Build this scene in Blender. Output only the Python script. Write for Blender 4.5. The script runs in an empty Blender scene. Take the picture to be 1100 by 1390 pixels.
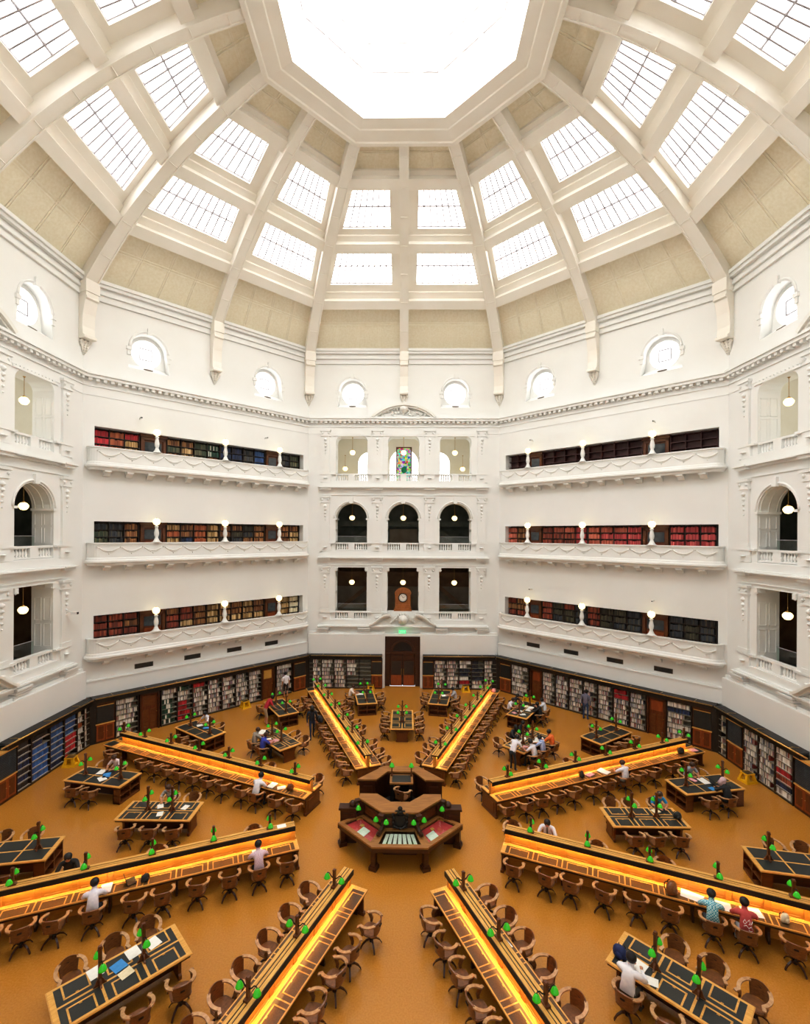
import bpy, bmesh, math, random
import numpy as np
from mathutils import Matrix, Vector
random.seed(7)
PI = math.pi
COL = bpy.context.scene.collection
A = 17.4                      # apothem of the octagonal hall
K = math.tan(PI / 8)
SEC = 1 / math.cos(PI / 8)
CEN = (0.05, -0.2)            # centre of the furniture

# ------------------------------------------------------------------ materials
def hx(h):
    h = h.lstrip('#')
    f = lambda c: c / 12.92 if c <= .04045 else ((c + .055) / 1.055) ** 2.4
    return tuple(f(int(h[i:i + 2], 16) / 255) for i in (0, 2, 4)) + (1,)

def mat(name, c1, c2=None, rough=.5, metal=0., scale=(4, 4, 4), detail=3., emit=0., ecol=None, spec=.5, bump=0., coords='Object', kind='noise'):
    m = bpy.data.materials.new(name); m.use_nodes = True
    nt = m.node_tree; b = nt.nodes['Principled BSDF']
    b.inputs['Roughness'].default_value = rough
    b.inputs['Metallic'].default_value = metal
    b.inputs['Specular IOR Level'].default_value = spec
    a1 = hx(c1); a2 = hx(c2) if c2 else a1
    tc = nt.nodes.new('ShaderNodeTexCoord'); mp = nt.nodes.new('ShaderNodeMapping')
    mp.inputs['Scale'].default_value = scale
    nt.links.new(tc.outputs[coords], mp.inputs['Vector'])
    if kind == 'noise':
        t = nt.nodes.new('ShaderNodeTexNoise'); t.inputs['Scale'].default_value = 1.; t.inputs['Detail'].default_value = detail
        fac = t.outputs['Fac']
    else:
        t = nt.nodes.new('ShaderNodeTexVoronoi'); t.inputs['Scale'].default_value = 1.
        fac = t.outputs['Distance']
    nt.links.new(mp.outputs['Vector'], t.inputs['Vector'])
    r = nt.nodes.new('ShaderNodeValToRGB')
    r.color_ramp.elements[0].position = .3; r.color_ramp.elements[1].position = .7
    r.color_ramp.elements[0].color = a1; r.color_ramp.elements[1].color = a2
    nt.links.new(fac, r.inputs['Fac'])
    nt.links.new(r.outputs['Color'], b.inputs['Base Color'])
    if emit:
        if ecol: b.inputs['Emission Color'].default_value = hx(ecol)
        else: nt.links.new(r.outputs['Color'], b.inputs['Emission Color'])
        b.inputs['Emission Strength'].default_value = emit
    if bump:
        bp = nt.nodes.new('ShaderNodeBump'); bp.inputs['Strength'].default_value = bump; bp.inputs['Distance'].default_value = .02
        nt.links.new(fac, bp.inputs['Height']); nt.links.new(bp.outputs['Normal'], b.inputs['Normal'])
    return m

M = {}
M['white'] = mat('white_paint', '#e9eae8', '#e4e5e2', .6, scale=(.4, .4, .4))
M['white2'] = mat('white_plaster', '#e8e8e4', '#e0dfd8', .6, scale=(.6, .6, .6))
M['rib'] = mat('cream_plaster', '#efebe3', '#e8e3d8', .6, scale=(.5, .5, .5))
M['panel'] = mat('beige_panel', '#efe9d6', '#e6dec6', .8, scale=(8, 8, 8))
M['line'] = mat('beige_batten', '#f3eedf', '#e9e2cd', .8, scale=(3, 3, 3))
M['bar'] = mat('glazing_bar', '#a9a4a6', '#98949a', .5, scale=(3, 3, 3))
M['sky'] = mat('skylight_glass', '#ffffff', '#fbfdff', .4, emit=3.9, ecol='#fbfbfa', scale=(1, 1, 1))
M['sky2'] = mat('lantern_glass', '#ffffff', '#fbfdff', .4, emit=17., ecol='#fffaf0', scale=(1, 1, 1))
M['sky3'] = mat('lantern_roof_glass', '#ffffff', '#fbfdff', .4, emit=12., ecol='#fffdf8', scale=(1, 1, 1))
M['winglass'] = mat('round_window_glass', '#ffffff', '#fbfdff', .4, emit=1.9, ecol='#ffffff', scale=(1, 1, 1))
M['floor'] = mat('brown_linoleum', '#bf8434', '#b07624', .24, scale=(22, 22, 22), detail=5, spec=.55)
M['wood'] = mat('mid_wood', '#6f3d18', '#54290d', .4, scale=(3, 24, 24))
M['dark'] = mat('dark_stained_wood', '#4a240f', '#341808', .38, scale=(3, 22, 22))
M['honey'] = mat('honey_oak', '#e6b260', '#cd9340', .38, scale=(4, 30, 30))
M['counter'] = mat('counter_oak', '#a8763c', '#835527', .35, scale=(2.5, 26, 26))
M['chairw'] = mat('chair_oak', '#86542b', '#633a19', .38, scale=(14, 14, 40))
M['rail'] = mat('worn_chair_rail', '#c69d70', '#a1744a', .35, scale=(10, 10, 10))
M['leather'] = mat('black_leather', '#2b2e2b', '#1f2120', .42, scale=(40, 40, 40))
M['leather2'] = mat('brown_leather_pad', '#5a4327', '#47331c', .42, scale=(30, 30, 30))
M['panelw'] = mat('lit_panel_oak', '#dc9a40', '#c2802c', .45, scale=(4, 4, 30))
M['black'] = mat('black_wood', '#1c1510', '#120d0a', .5, scale=(6, 6, 6))
M['case'] = mat('dark_bookcase', '#33241a', '#241810', .5, scale=(5, 20, 20))
M['shelf'] = mat('grey_shelf', '#8d8778', '#77705f', .55, scale=(5, 20, 20))
M['maroon'] = mat('maroon_bookcase', '#4f2624', '#3c1a19', .5, scale=(5, 20, 20))
M['brass'] = mat('brass', '#c9a363', '#a98243', .28, metal=.9, scale=(8, 8, 8))
M['iron'] = mat('dark_iron', '#2a2622', '#1b1815', .45, metal=.6, scale=(8, 8, 8))
M['green'] = mat('green_glass', '#1d9a16', '#17900f', .12, emit=.22, ecol='#46d628', scale=(6, 6, 6), spec=.8)
M['globe'] = mat('lit_globe', '#fff0c4', '#ffe9b0', .3, emit=1.5, ecol='#ffe6a6', scale=(6, 6, 6))
M['strip'] = mat('warm_lamp_tube', '#ffd890', '#ffd080', .4, emit=78., ecol='#ffd488', scale=(3, 3, 3))
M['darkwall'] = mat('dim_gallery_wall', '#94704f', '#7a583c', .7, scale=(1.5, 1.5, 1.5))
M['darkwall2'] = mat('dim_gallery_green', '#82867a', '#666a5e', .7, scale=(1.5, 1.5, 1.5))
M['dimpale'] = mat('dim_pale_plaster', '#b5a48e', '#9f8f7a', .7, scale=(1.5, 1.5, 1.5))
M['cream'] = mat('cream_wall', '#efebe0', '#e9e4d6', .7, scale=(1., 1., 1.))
M['doorw'] = mat('red_brown_door', '#6d3414', '#52250c', .38, scale=(14, 14, 3))
M['doorred'] = mat('red_door_panel', '#98491f', '#823a17', .4, scale=(14, 14, 3))
M['dglass'] = mat('dim_door_glass', '#4a5257', '#3a4146', .15, scale=(4, 4, 4), spec=.7)
M['frost'] = mat('amber_frosted_glass', '#c9a04e', '#b98f40', .4, scale=(4, 4, 4))
M['board'] = mat('black_board', '#1d1f1d', '#141514', .6, scale=(9, 9, 9))
M['paper'] = mat('white_paper', '#f4f2ec', '#eae8e2', .7, scale=(12, 12, 12))
M['paper2'] = mat('cream_paper', '#e8dcc0', '#dccdaa', .7, scale=(12, 12, 12))
M['pink'] = mat('pink_paper', '#d98090', '#e8c0c4', .7, scale=(16, 16, 16))
M['blue'] = mat('blue_cover', '#3f93d6', '#3486c8', .5, scale=(12, 12, 12))
M['navy'] = mat('navy_cloth', '#1f2f66', '#172450', .7, scale=(12, 12, 12))
M['yellow'] = mat('yellow_plastic', '#e8b515', '#d9a50c', .4, scale=(6, 6, 6))
M['red'] = mat('red_lining', '#e04448', '#cf3439', .6, scale=(6, 6, 6))
M['vent'] = mat('brown_grille', '#6d5f50', '#574a3d', .6, scale=(6, 6, 6))
M['skin'] = mat('skin', '#c98f6b', '#bd825e', .5, scale=(12, 12, 12))
M['hairb'] = mat('black_hair', '#17120f', '#0d0a09', .5, scale=(40, 40, 40))
M['hairr'] = mat('brown_hair', '#4a2c18', '#37200f', .5, scale=(40, 40, 40))
M['clock'] = mat('clock_face', '#eeeae0', '#e4e0d4', .5, scale=(9, 9, 9))
M['clockw'] = mat('clock_case_wood', '#a8642a', '#8c4e1d', .4, scale=(12, 12, 3))
M['exit'] = mat('exit_sign_green', '#25d77a', '#1fcf72', .4, emit=1.2, ecol='#2be486', scale=(9, 9, 9))
M['stain'] = None
M['cglass'] = bpy.data.materials.new('case_glass'); M['cglass'].use_nodes = True
_n = M['cglass'].node_tree; _n.nodes.remove(_n.nodes['Principled BSDF'])
_t = _n.nodes.new('ShaderNodeBsdfTransparent'); _t.inputs['Color'].default_value = (.93, .98, .95, 1); _g = _n.nodes.new('ShaderNodeBsdfGlossy'); _g.inputs['Roughness'].default_value = .03
_m = _n.nodes.new('ShaderNodeMixShader'); _m.inputs[0].default_value = .07
_n.links.new(_t.outputs[0], _m.inputs[1]); _n.links.new(_g.outputs[0], _m.inputs[2]); _n.links.new(_m.outputs[0], _n.nodes['Material Output'].inputs['Surface'])

def stained():
    m = bpy.data.materials.new('stained_glass'); m.use_nodes = True; nt = m.node_tree; b = nt.nodes['Principled BSDF']
    tc = nt.nodes.new('ShaderNodeTexCoord'); mp = nt.nodes.new('ShaderNodeMapping'); mp.inputs['Scale'].default_value = (7, 7, 7)
    v = nt.nodes.new('ShaderNodeTexVoronoi'); v.inputs['Scale'].default_value = 1.
    nt.links.new(tc.outputs['Object'], mp.inputs['Vector']); nt.links.new(mp.outputs['Vector'], v.inputs['Vector'])
    h = nt.nodes.new('ShaderNodeHueSaturation'); h.inputs['Saturation'].default_value = 1.1; h.inputs['Value'].default_value = .7
    nt.links.new(v.outputs['Color'], h.inputs['Color']); nt.links.new(h.outputs['Color'], b.inputs['Base Color'])
    nt.links.new(h.outputs['Color'], b.inputs['Emission Color']); b.inputs['Emission Strength'].default_value = .35
    return m
M['stain'] = stained()

def vcol_mat():
    m = bpy.data.materials.new('book_covers'); m.use_nodes = True; nt = m.node_tree; b = nt.nodes['Principled BSDF']
    at = nt.nodes.new('ShaderNodeAttribute'); at.attribute_name = 'Col'
    nz = nt.nodes.new('ShaderNodeTexNoise'); nz.inputs['Scale'].default_value = 30.
    mx = nt.nodes.new('ShaderNodeMix'); mx.data_type = 'RGBA'; mx.blend_type = 'MULTIPLY'; mx.inputs['Factor'].default_value = .25
    nt.links.new(at.outputs['Color'], mx.inputs['A']); nt.links.new(nz.outputs['Fac'], mx.inputs['B'])
    nt.links.new(mx.outputs['Result'], b.inputs['Base Color']); b.inputs['Roughness'].default_value = .55
    return m
M['books'] = vcol_mat()
for k in ('globe', 'green'):
    try: M[k].cycles.emission_sampling = 'NONE'
    except Exception: pass

_cloth = {}
def cloth(h, h2=None):
    k = (h, h2)
    if k not in _cloth:
        _cloth[k] = mat('fabric_' + h.lstrip('#'), h, h2 or h, .8, scale=(14, 14, 14))
    return _cloth[k]

# ------------------------------------------------------------------ mesh builder
class MB:
    def __init__(s): s.v = []; s.f = []; s.m = []; s.sm = []
    def add(s, vs, fs, mi=0, smooth=False):
        o = len(s.v); s.v += [tuple(p) for p in vs]
        for f in fs: s.f.append(tuple(o + i for i in f)); s.m.append(mi); s.sm.append(smooth)
        return o
    def hexa(s, p, mi=0):   # p: bottom 4 ccw, top 4 ccw
        s.add(p, [(3, 2, 1, 0), (4, 5, 6, 7), (0, 1, 5, 4), (1, 2, 6, 5), (2, 3, 7, 6), (3, 0, 4, 7)], mi)
    def box(s, x0, x1, y0, y1, z0, z1, mi=0):
        s.hexa([(x0, y0, z0), (x1, y0, z0), (x1, y1, z0), (x0, y1, z0), (x0, y0, z1), (x1, y0, z1), (x1, y1, z1), (x0, y1, z1)], mi)
    def obox(s, c, size, mtx=None, mi=0):
        hxs = [d / 2 for d in size]
        P = [(-1, -1, -1), (1, -1, -1), (1, 1, -1), (-1, 1, -1), (-1, -1, 1), (1, -1, 1), (1, 1, 1), (-1, 1, 1)]
        q = []
        for p in P:
            w = Vector((p[0] * hxs[0], p[1] * hxs[1], p[2] * hxs[2]))
            if mtx is not None: w = mtx @ w
            q.append((w.x + c[0], w.y + c[1], w.z + c[2]))
        s.hexa(q, mi)
    def prism(s, poly, z0, z1, mi=0):
        n = len(poly)
        s.add([(x, y, z0) for x, y in poly] + [(x, y, z1) for x, y in poly],
              [tuple(range(n - 1, -1, -1)), tuple(range(n, 2 * n))] + [(i, (i + 1) % n, n + (i + 1) % n, n + i) for i in range(n)], mi)
    def prism_y(s, poly, y0, y1, mi=0):      # polygon in x,z
        n = len(poly)
        s.add([(x, y0, z) for x, z in poly] + [(x, y1, z) for x, z in poly],
              [tuple(range(n)), tuple(range(2 * n - 1, n - 1, -1))] + [((i + 1) % n, i, n + i, n + (i + 1) % n) for i in range(n)], mi)
    def prism_x(s, poly, x0, x1, mi=0):      # polygon in y,z
        n = len(poly)
        s.add([(x0, y, z) for y, z in poly] + [(x1, y, z) for y, z in poly],
              [tuple(range(n - 1, -1, -1)), tuple(range(n, 2 * n))] + [(i, (i + 1) % n, n + (i + 1) % n, n + i) for i in range(n)], mi)
    def lathe(s, prof, n=12, c=(0, 0, 0), mi=0, smooth=True):
        vs = []; fs = []
        for r, z in prof:
            for i in range(n):
                a = 2 * PI * i / n; vs.append((c[0] + r * math.cos(a), c[1] + r * math.sin(a), c[2] + z))
        for j in range(len(prof) - 1):
            for i in range(n):
                k = (i + 1) % n; fs.append((j * n + i, j * n + k, (j + 1) * n + k, (j + 1) * n + i))
        if prof[0][0] > 1e-4: fs.append(tuple(range(n - 1, -1, -1)))
        if prof[-1][0] > 1e-4: fs.append(tuple((len(prof) - 1) * n + i for i in range(n)))
        s.add(vs, fs, mi, smooth)
    def tube(s, path, r, n=8, mi=0, smooth=True):
        P = [Vector(p) for p in path]; rs = r if isinstance(r, (list, tuple)) else [r] * len(P)
        vs = []; fs = []; up = None
        for i, p in enumerate(P):
            t = (P[min(i + 1, len(P) - 1)] - P[max(i - 1, 0)]).normalized()
            if up is None:
                up = Vector((0, 0, 1)) if abs(t.z) < .9 else Vector((1, 0, 0))
            sd = t.cross(up)
            if sd.length < 1e-4: sd = t.orthogonal()
            sd.normalize(); up2 = sd.cross(t).normalized(); up = up2
            for k in range(n):
                a = 2 * PI * k / n + PI / n
                q = p + (sd * math.cos(a) + up2 * math.sin(a)) * rs[i]; vs.append(q)
        for j in range(len(P) - 1):
            for k in range(n):
                l = (k + 1) % n; fs.append((j * n + k, j * n + l, (j + 1) * n + l, (j + 1) * n + k))
        fs.append(tuple(range(n - 1, -1, -1))); fs.append(tuple((len(P) - 1) * n + k for k in range(n)))
        s.add(vs, fs, mi, smooth)
    def sweep(s, path, prof, mi=0):          # plan path (x,y); prof [(out, z)] closed; out is to the right of travel
        n = len(prof); vs = []; fs = []
        for i, p in enumerate(path):
            a = Vector(path[max(i - 1, 0)]); b = Vector(path[min(i + 1, len(path) - 1)])
            t = (b - a).normalized(); nn = Vector((t.y, -t.x))
            for o, z in prof: vs.append((p[0] + nn.x * o, p[1] + nn.y * o, z))
        for j in range(len(path) - 1):
            for k in range(n):
                l = (k + 1) % n; fs.append((j * n + k, j * n + l, (j + 1) * n + l, (j + 1) * n + k))
        fs.append(tuple(range(n))); fs.append(tuple((len(path) - 1) * n + k for k in range(n - 1, -1, -1)))
        s.add(vs, fs, mi)
    def plate(s, x0, x1, z0, z1, hole, y0, y1, mi=0, back=True):
        """wall cell in x,z with a star-shaped hole, front at y0, back at y1"""
        cx = sum(p[0] for p in hole) / len(hole); cz = sum(p[1] for p in hole) / len(hole)
        angs = set()
        for x, z in hole: angs.add(round(math.atan2(z - cz, x - cx), 5))
        for x in (x0, x1):
            for z in (z0, z1): angs.add(round(math.atan2(z - cz, x - cx), 5))
        angs = sorted(angs)
        def rect(a):
            c, d = math.cos(a), math.sin(a); t = 1e9
            if c > 1e-9: t = min(t, (x1 - cx) / c)
            if c < -1e-9: t = min(t, (x0 - cx) / c)
            if d > 1e-9: t = min(t, (z1 - cz) / d)
            if d < -1e-9: t = min(t, (z0 - cz) / d)
            return cx + c * t, cz + d * t
        def inner(a):
            c, d = math.cos(a), math.sin(a); best = None
            for i in range(len(hole)):
                ax, az = hole[i][0] - cx, hole[i][1] - cz; bx, bz = hole[(i + 1) % len(hole)][0] - cx, hole[(i + 1) % len(hole)][1] - cz
                ex, ez = bx - ax, bz - az; den = c * ez - d * ex
                if abs(den) < 1e-12: continue
                t = (ax * ez - az * ex) / den; u = (ax * d - az * c) / den
                if t > 0 and -1e-4 <= u <= 1 + 1e-4 and (best is None or t > best): best = t
            return cx + c * best, cz + d * best
        n = len(angs); R = [rect(a) for a in angs]; H = [inner(a) for a in angs]
        vs = [(x, y0, z) for x, z in R] + [(x, y0, z) for x, z in H] + [(x, y1, z) for x, z in H] + [(x, y1, z) for x, z in R]
        fs = []
        for i in range(n):
            j = (i + 1) % n
            fs.append((i, j, n + j, n + i)); fs.append((n + i, n + j, 2 * n + j, 2 * n + i))
            if back: fs.append((2 * n + i, 2 * n + j, 3 * n + j, 3 * n + i))
        s.add(vs, fs, mi)
    def build(s, name, mats, parent=None, recalc=True):
        me = bpy.data.meshes.new(name); me.from_pydata(s.v, [], s.f)
        for m in (mats if isinstance(mats, (list, tuple)) else [mats]): me.materials.append(m)
        me.polygons.foreach_set('material_index', s.m); me.polygons.foreach_set('use_smooth', s.sm)
        if recalc:
            bm = bmesh.new(); bm.from_mesh(me); bmesh.ops.recalc_face_normals(bm, faces=bm.faces); bm.to_mesh(me); bm.free()
        me.update()
        o = bpy.data.objects.new(name, me); COL.objects.link(o)
        if parent is not None: o.parent = parent
        return o

def tag(o, label=None, cat=None, group=None, kind=None):
    if label: o['label'] = label
    if cat: o['category'] = cat
    if group: o['group'] = group
    if kind: o['kind'] = kind
    return o
def empty(name, loc=(0, 0, 0), rz=0):
    o = bpy.data.objects.new(name, None); COL.objects.link(o); o.location = loc; o.rotation_euler = (0, 0, rz); return o
def put(o, loc, rz=0): o.location = loc; o.rotation_euler = (0, 0, rz); return o
def struct(o): o['kind'] = 'structure'; return o
KIDS = {}
def dup(root):
    """copy a thing with its parts and sub-parts; mesh data shared"""
    r = root.copy(); COL.objects.link(r)
    for k in ('label', 'group'):
        if k in r: del r[k]
    for ch in list(root.children):
        c = ch.copy(); COL.objects.link(c); c.parent = r
        for g in list(ch.children):
            d = g.copy(); COL.objects.link(d); d.parent = c
    return r
def box_obj(name, m, dims, parent=None):
    b = MB(); b.box(*dims); return b.build(name, m, parent)
ORD = ['first', 'second', 'third', 'fourth', 'fifth', 'sixth', 'seventh', 'eighth', 'ninth', 'tenth', 'eleventh', 'twelfth', 'thirteenth', 'fourteenth', 'fifteenth', 'sixteenth']

# ------------------------------------------------------------------ wall frames
PHI = {'far': 90, 'left': 180, 'right': 0, 'near': 270, 'far_left': 135, 'far_right': 45, 'near_left': 225, 'near_right': 315}
SAY = {'far': 'far wall', 'left': 'left wall', 'right': 'right wall', 'far_left': 'far-left wall', 'far_right': 'far-right wall'}
def wf(side, x, y, z):
    a = math.radians(PHI[side]); N = (math.cos(a), math.sin(a)); T = (math.sin(a), -math.cos(a))
    return Vector((T[0] * x + N[0] * (A + y), T[1] * x + N[1] * (A + y), z))
def wrot(side): return math.radians(PHI[side] - 90)
def at_wall(o, side, x, y, z): return put(o, wf(side, x, y, z), wrot(side))
HW = A * K                     # half width of a wall

def arc_hole(hw, z0, zs, r=None, n=18):
    r = r or hw
    return [(-hw, z0), (hw, z0)] + [(r * math.cos(PI * i / n), zs + r * math.sin(PI * i / n)) for i in range(n + 1)]
def round_hole(hw, z0, z1, r, n=6):
    p = [(-hw, z0), (hw, z0), ]
    p += [(hw - r + r * math.cos(PI / 2 * i / n), z1 - r + r * math.sin(PI / 2 * i / n)) for i in range(n + 1)]
    p += [(-hw + r + r * math.cos(PI / 2 + PI / 2 * i / n), z1 - r + r * math.sin(PI / 2 + PI / 2 * i / n)) for i in range(n + 1)]
    return p
def shift(p, dx): return [(x + dx, z) for x, z in p]
def circ(r, cz, n=24): return [(r * math.cos(2 * PI * i / n), cz + r * math.sin(2 * PI * i / n)) for i in range(n)]
BX = (-3.92, 0., 3.92)

def drum(b, y=0):
    for x0, x1, c in ((-HW, 0, -3.9), (0, HW, 3.9)):
        hole = shift([(-1.12, 21.0), (1.12, 21.0)] + [(.98 * math.cos(PI * i / 16), 22.2 + .98 * math.sin(PI * i / 16)) for i in range(17)], c)
        b.plate(x0, x1, 20.05, 25.3, hole, 0, .55)
        b.plate(c - 1.3, c + 1.3, 20.8, 23.4, shift(circ(.82, 22.16), c), .55, .8)
        # sloping sill
        b.add([(c - 1.12, 0.0, 21.0), (c + 1.12, 0.0, 21.0), (c + 1.0, .55, 21.35), (c - 1.0, .55, 21.35)], [(0, 1, 2, 3)])
        # raised archivolt round the niche
        n = 18; pts = [(1.06 * math.cos(PI * i / n) + c, 22.2 + 1.06 * math.sin(PI * i / n)) for i in range(n + 1)]
        b.tube([(x, -.02, z) for x, z in pts], .07, 6)
        for sx in (-1, 1): b.box(c + sx * 1.08 - .14, c + sx * 1.08 + .14, -.1, .05, 22.0, 22.2); b.box(c + sx * 1.08 - .09, c + sx * 1.08 + .09, -.06, .05, 21.72, 22.0)
        b.box(c - .12, c + .12, -.12, .05, 23.1, 23.5)

def cornices(b, hw=HW, dent=True):
    for z0, z1, d in ((19.92, 20.08, .3), (20.08, 20.16, .38), (20.16, 20.24, .32), (19.5, 19.56, .06), (19.0, 19.04, .03)):
        b.prism([(-(A - d) * K, -d), ((A - d) * K, -d), (HW, 0), (-HW, 0)], z0, z1)
    if dent:
        n = 40
        for i in range(n):
            x = -HW + .3 + (2 * HW - .6) * i / (n - 1); b.box(x - .09, x + .09, -.24, 0, 19.78, 19.92)
    for z0, z1, d in ((24.25, 24.4, .12), (24.6, 24.75, .2), (24.95, 25.12, .34), (25.12, 25.3, .45), (24.4, 24.6, .08), (24.75, 24.95, .14)):
        b.prism([(-(A - d) * K, -d), ((A - d) * K, -d), (HW, 0), (-HW, 0)], z0, z1)

def loggia_mesh(simple=False):
    b = MB(); T = 1.1; X = (-HW, -5.88, -1.96, 1.96, 5.88, HW)
    # ground zone with door way
    b.box(-HW, -1.32, 0, T, 0, 4.56); b.box(1.32, HW, 0, T, 0, 4.56); b.box(-1.32, 1.32, 0, T, 3.84, 4.56)
    for z0, z1 in ((4.56, 9.69), (9.69, 14.95), (14.95, 20.05)):
        b.box(-HW, X[1], 0, T, z0, z1); b.box(X[4], HW, 0, T, z0, z1)
    for c in BX:
        b.plate(c - 1.96, c + 1.96, 4.56, 9.69, shift([(-1.19, 5.05), (1.19, 5.05), (1.19, 8.7), (1.1, 8.92), (-1.1, 8.92), (-1.19, 8.7)], c), 0, T)
        b.plate(c - 1.96, c + 1.96, 9.69, 14.95, shift(arc_hole(1.19, 10.18, 12.62), c), 0, T)
        b.plate(c - 1.96, c + 1.96, 14.95, 20.05, shift(round_hole(1.19, 15.39, 18.84, .42), c), 0, T)
    drum(b); cornices(b, dent=not simple)
    if simple: return b
    # fascia above the bookcases
    for x0, x1 in ((-(A - .37) * K, -1.36), (1.36, (A - .37) * K)):
        b.box(x0, x1, -.37, 0, 2.5, 3.95); b.box(x0, x1, -.2, 0, 3.95, 4.1)
    b.box(-1.5, -1.32, -.45, 0, 0, 3.95); b.box(1.32, 1.5, -.45, 0, 0, 3.95); b.box(-1.5, 1.5, -.45, 0, 3.84, 4.0)
    # string courses at each level
    for zc, w in ((4.5, 6.42), (9.64, 6.42), (14.92, 6.42)):
        b.box(-w + .1, w - .1, -.12, 0, zc - .12, zc); b.box(-w, w, -.36, 0, zc, zc + .07); b.box(-w + .08, w - .08, -.26, 0, zc + .07, zc + .14)
        b.box(-w + .3, w - .3, -.1, 0, zc + .14, zc + .5)
        b.box(-w + .3, w - .3, -.06, 0, zc - .55, zc - .5)
        for x in (-5.88, -1.96, 1.96, 5.88):    # breaks above the pilasters
            b.box(x - .42, x + .42, -.32, 0, zc - .14, zc + .01); b.box(x - .45, x + .45, -.42, 0, zc + .005, zc + .075)
    for zr in (5.5, 10.72, 15.93):              # rails across the piers
        for x0, x1 in ((-6.3, -5.11), (-2.73, -1.19), (1.19, 2.73), (5.11, 6.3)): b.box(x0, x1, -.16, 0, zr, zr + .1)
    for zb, zt in ((5.6, 9.0), (10.82, 14.3), (16.03, 19.3)):   # pilasters, panels, capitals
        for x, w in ((-5.88, .3), (-1.96, .34), (1.96, .34), (5.88, .3)):
            b.box(x - w, x + w, -.11, 0, zb, zt - .5)
            b.box(x - w - .06, x + w + .06, -.17, 0, zt - .5, zt - .42)
            b.box(x - w - .02, x + w + .02, -.15, 0, zt - .42, zt - .12)
            b.box(x - w - .1, x + w + .1, -.22, 0, zt - .12, zt)
            b.box(x - w - .04, x + w + .04, -.15, 0, zb, zb + .2)
            for q in range(5):                  # hanging relief
                rr = .13 - .02 * q; b.lathe([(.0, -rr), (rr * .8, -rr * .5), (rr, 0), (rr * .8, rr * .5), (0, rr)], 8, (x, -.12, zt - .75 - .26 * q))
            for sx in (-1, 1): b.lathe([(0, -.1), (.1, 0), (0, .1)], 8, (x + sx * w * .8, -.16, zt - .27))
    for zc in (4.9, 10.15, 15.35):              # pedestals below the piers
        for x in (-5.88, -1.96, 1.96, 5.88):
            b.box(x - .42, x + .42, -.12, 0, zc, zc + .58); b.lathe([(0, -.02), (.17, 0), (.13, .03), (0, .05)], 10, (x, -.13, zc + .29))
    for c in BX:
        # jamb panels
        for sx in (-1, 1):
            for zz in ((5.75, 6.9), (7.05, 8.2), (10.9, 11.7), (11.8, 12.4), (16.1, 17.2), (17.3, 18.2)):
                for y0 in (.12, .6):
                    x = c + sx * 1.19; e = .018
                    for (ya, yb, za, zb) in ((y0, y0 + .03, *zz), (y0 + .33, y0 + .36, *zz), (y0, y0 + .36, zz[0], zz[0] + .04), (y0, y0 + .36, zz[1] - .04, zz[1])):
                        b.box(min(x, x - sx * e), max(x, x - sx * e), ya, yb, za, zb)
            b.box(c + sx * 1.19 - .1, c + sx * 1.19 + .1, -.08, T, 12.52, 12.64)      # impost
            b.box(c + sx * 1.14 - .1, c + sx * 1.14 + .1, -.1, .3, 8.66, 8.92)        # small bracket capital
            b.lathe([(0, -.12), (.12, 0), (0, .12)], 8, (c + sx * 1.12, -.02, 8.72))
        n = 20
        b.tube([(c + 1.3 * math.cos(PI * i / n), -.01, 12.62 + 1.3 * math.sin(PI * i / n)) for i in range(n + 1)], .06, 6)
        for y in (.15, .55, .95): b.tube([(c + 1.19 * math.cos(PI * i / n), y, 12.62 + 1.19 * math.sin(PI * i / n)) for i in range(n + 1)], .035, 5)
        b.box(c - .14, c + .14, -.14, 0, 13.75, 14.2)
        b.box(c - 1.4, c + 1.4, -.07, 0, 18.84, 18.95)
        for i in range(11): b.box(c - 1.1 + .22 * i - .06, c - 1.1 + .22 * i + .06, -.05, .02, 18.95, 19.03)
    # keystone blocks under the first string course
    for x in (-6.0, -2.9, 2.9, 6.0):
        for q in range(4): b.box(x - .45, x + .45, -.42 + .05 * q, 0, 4.34 - .13 * q, 4.44 - .13 * q)
    return b

def ring_seg(b, cx, cz, r0, r1, a0, a1, y0, y1, n=16):
    for i in range(n):
        p, q = a0 + (a1 - a0) * i / n, a0 + (a1 - a0) * (i + 1) / n
        P = [(r0, p), (r1, p), (r1, q), (r0, q)]
        b.prism_y([(cx + r * math.cos(t), cz + r * math.sin(t)) for r, t in P], y0, y1)

def cell_windows(side, n0):
    k = n0
    for c in (-3.9, 3.9):
        b = MB(); t = .03
        for d in (-.33, .33): b.box(d - t, d + t, -.02, .02, -.33, .33); b.box(-.33, .33, -.02, .02, d - t, d + t)
        for a in range(4):
            aa = PI / 4 + a * PI / 2
        o = struct(b.build('window_%d' % k, M['bar'])); at_wall(o, side, c, .66, 22.16)
        p = MB(); p.prism_y([(.88 * math.cos(2 * PI * i / 24), .88 * math.sin(2 * PI * i / 24)) for i in range(24)], .05, .08)
        p.build('pane', M['winglass'], o)
        # little oval vent in the sill
        v = MB(); v.lathe([(0, -.01), (.26, -.01), (.26, .02), (0, .02)], 16)
        vo = v.build('sill_vent', M['vent']); at_wall(vo, side, c, .16, 21.12); vo.scale = (1, .5, 1); vo.rotation_euler[0] = math.radians(33)
        if side in SAY: tag(vo, 'small oval vent in the sill under the %s round window of the %s' % ('first' if c < 0 else 'second', SAY[side]), 'vent')
        else: bpy.data.objects.remove(vo)
        k += 1
    return k

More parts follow.
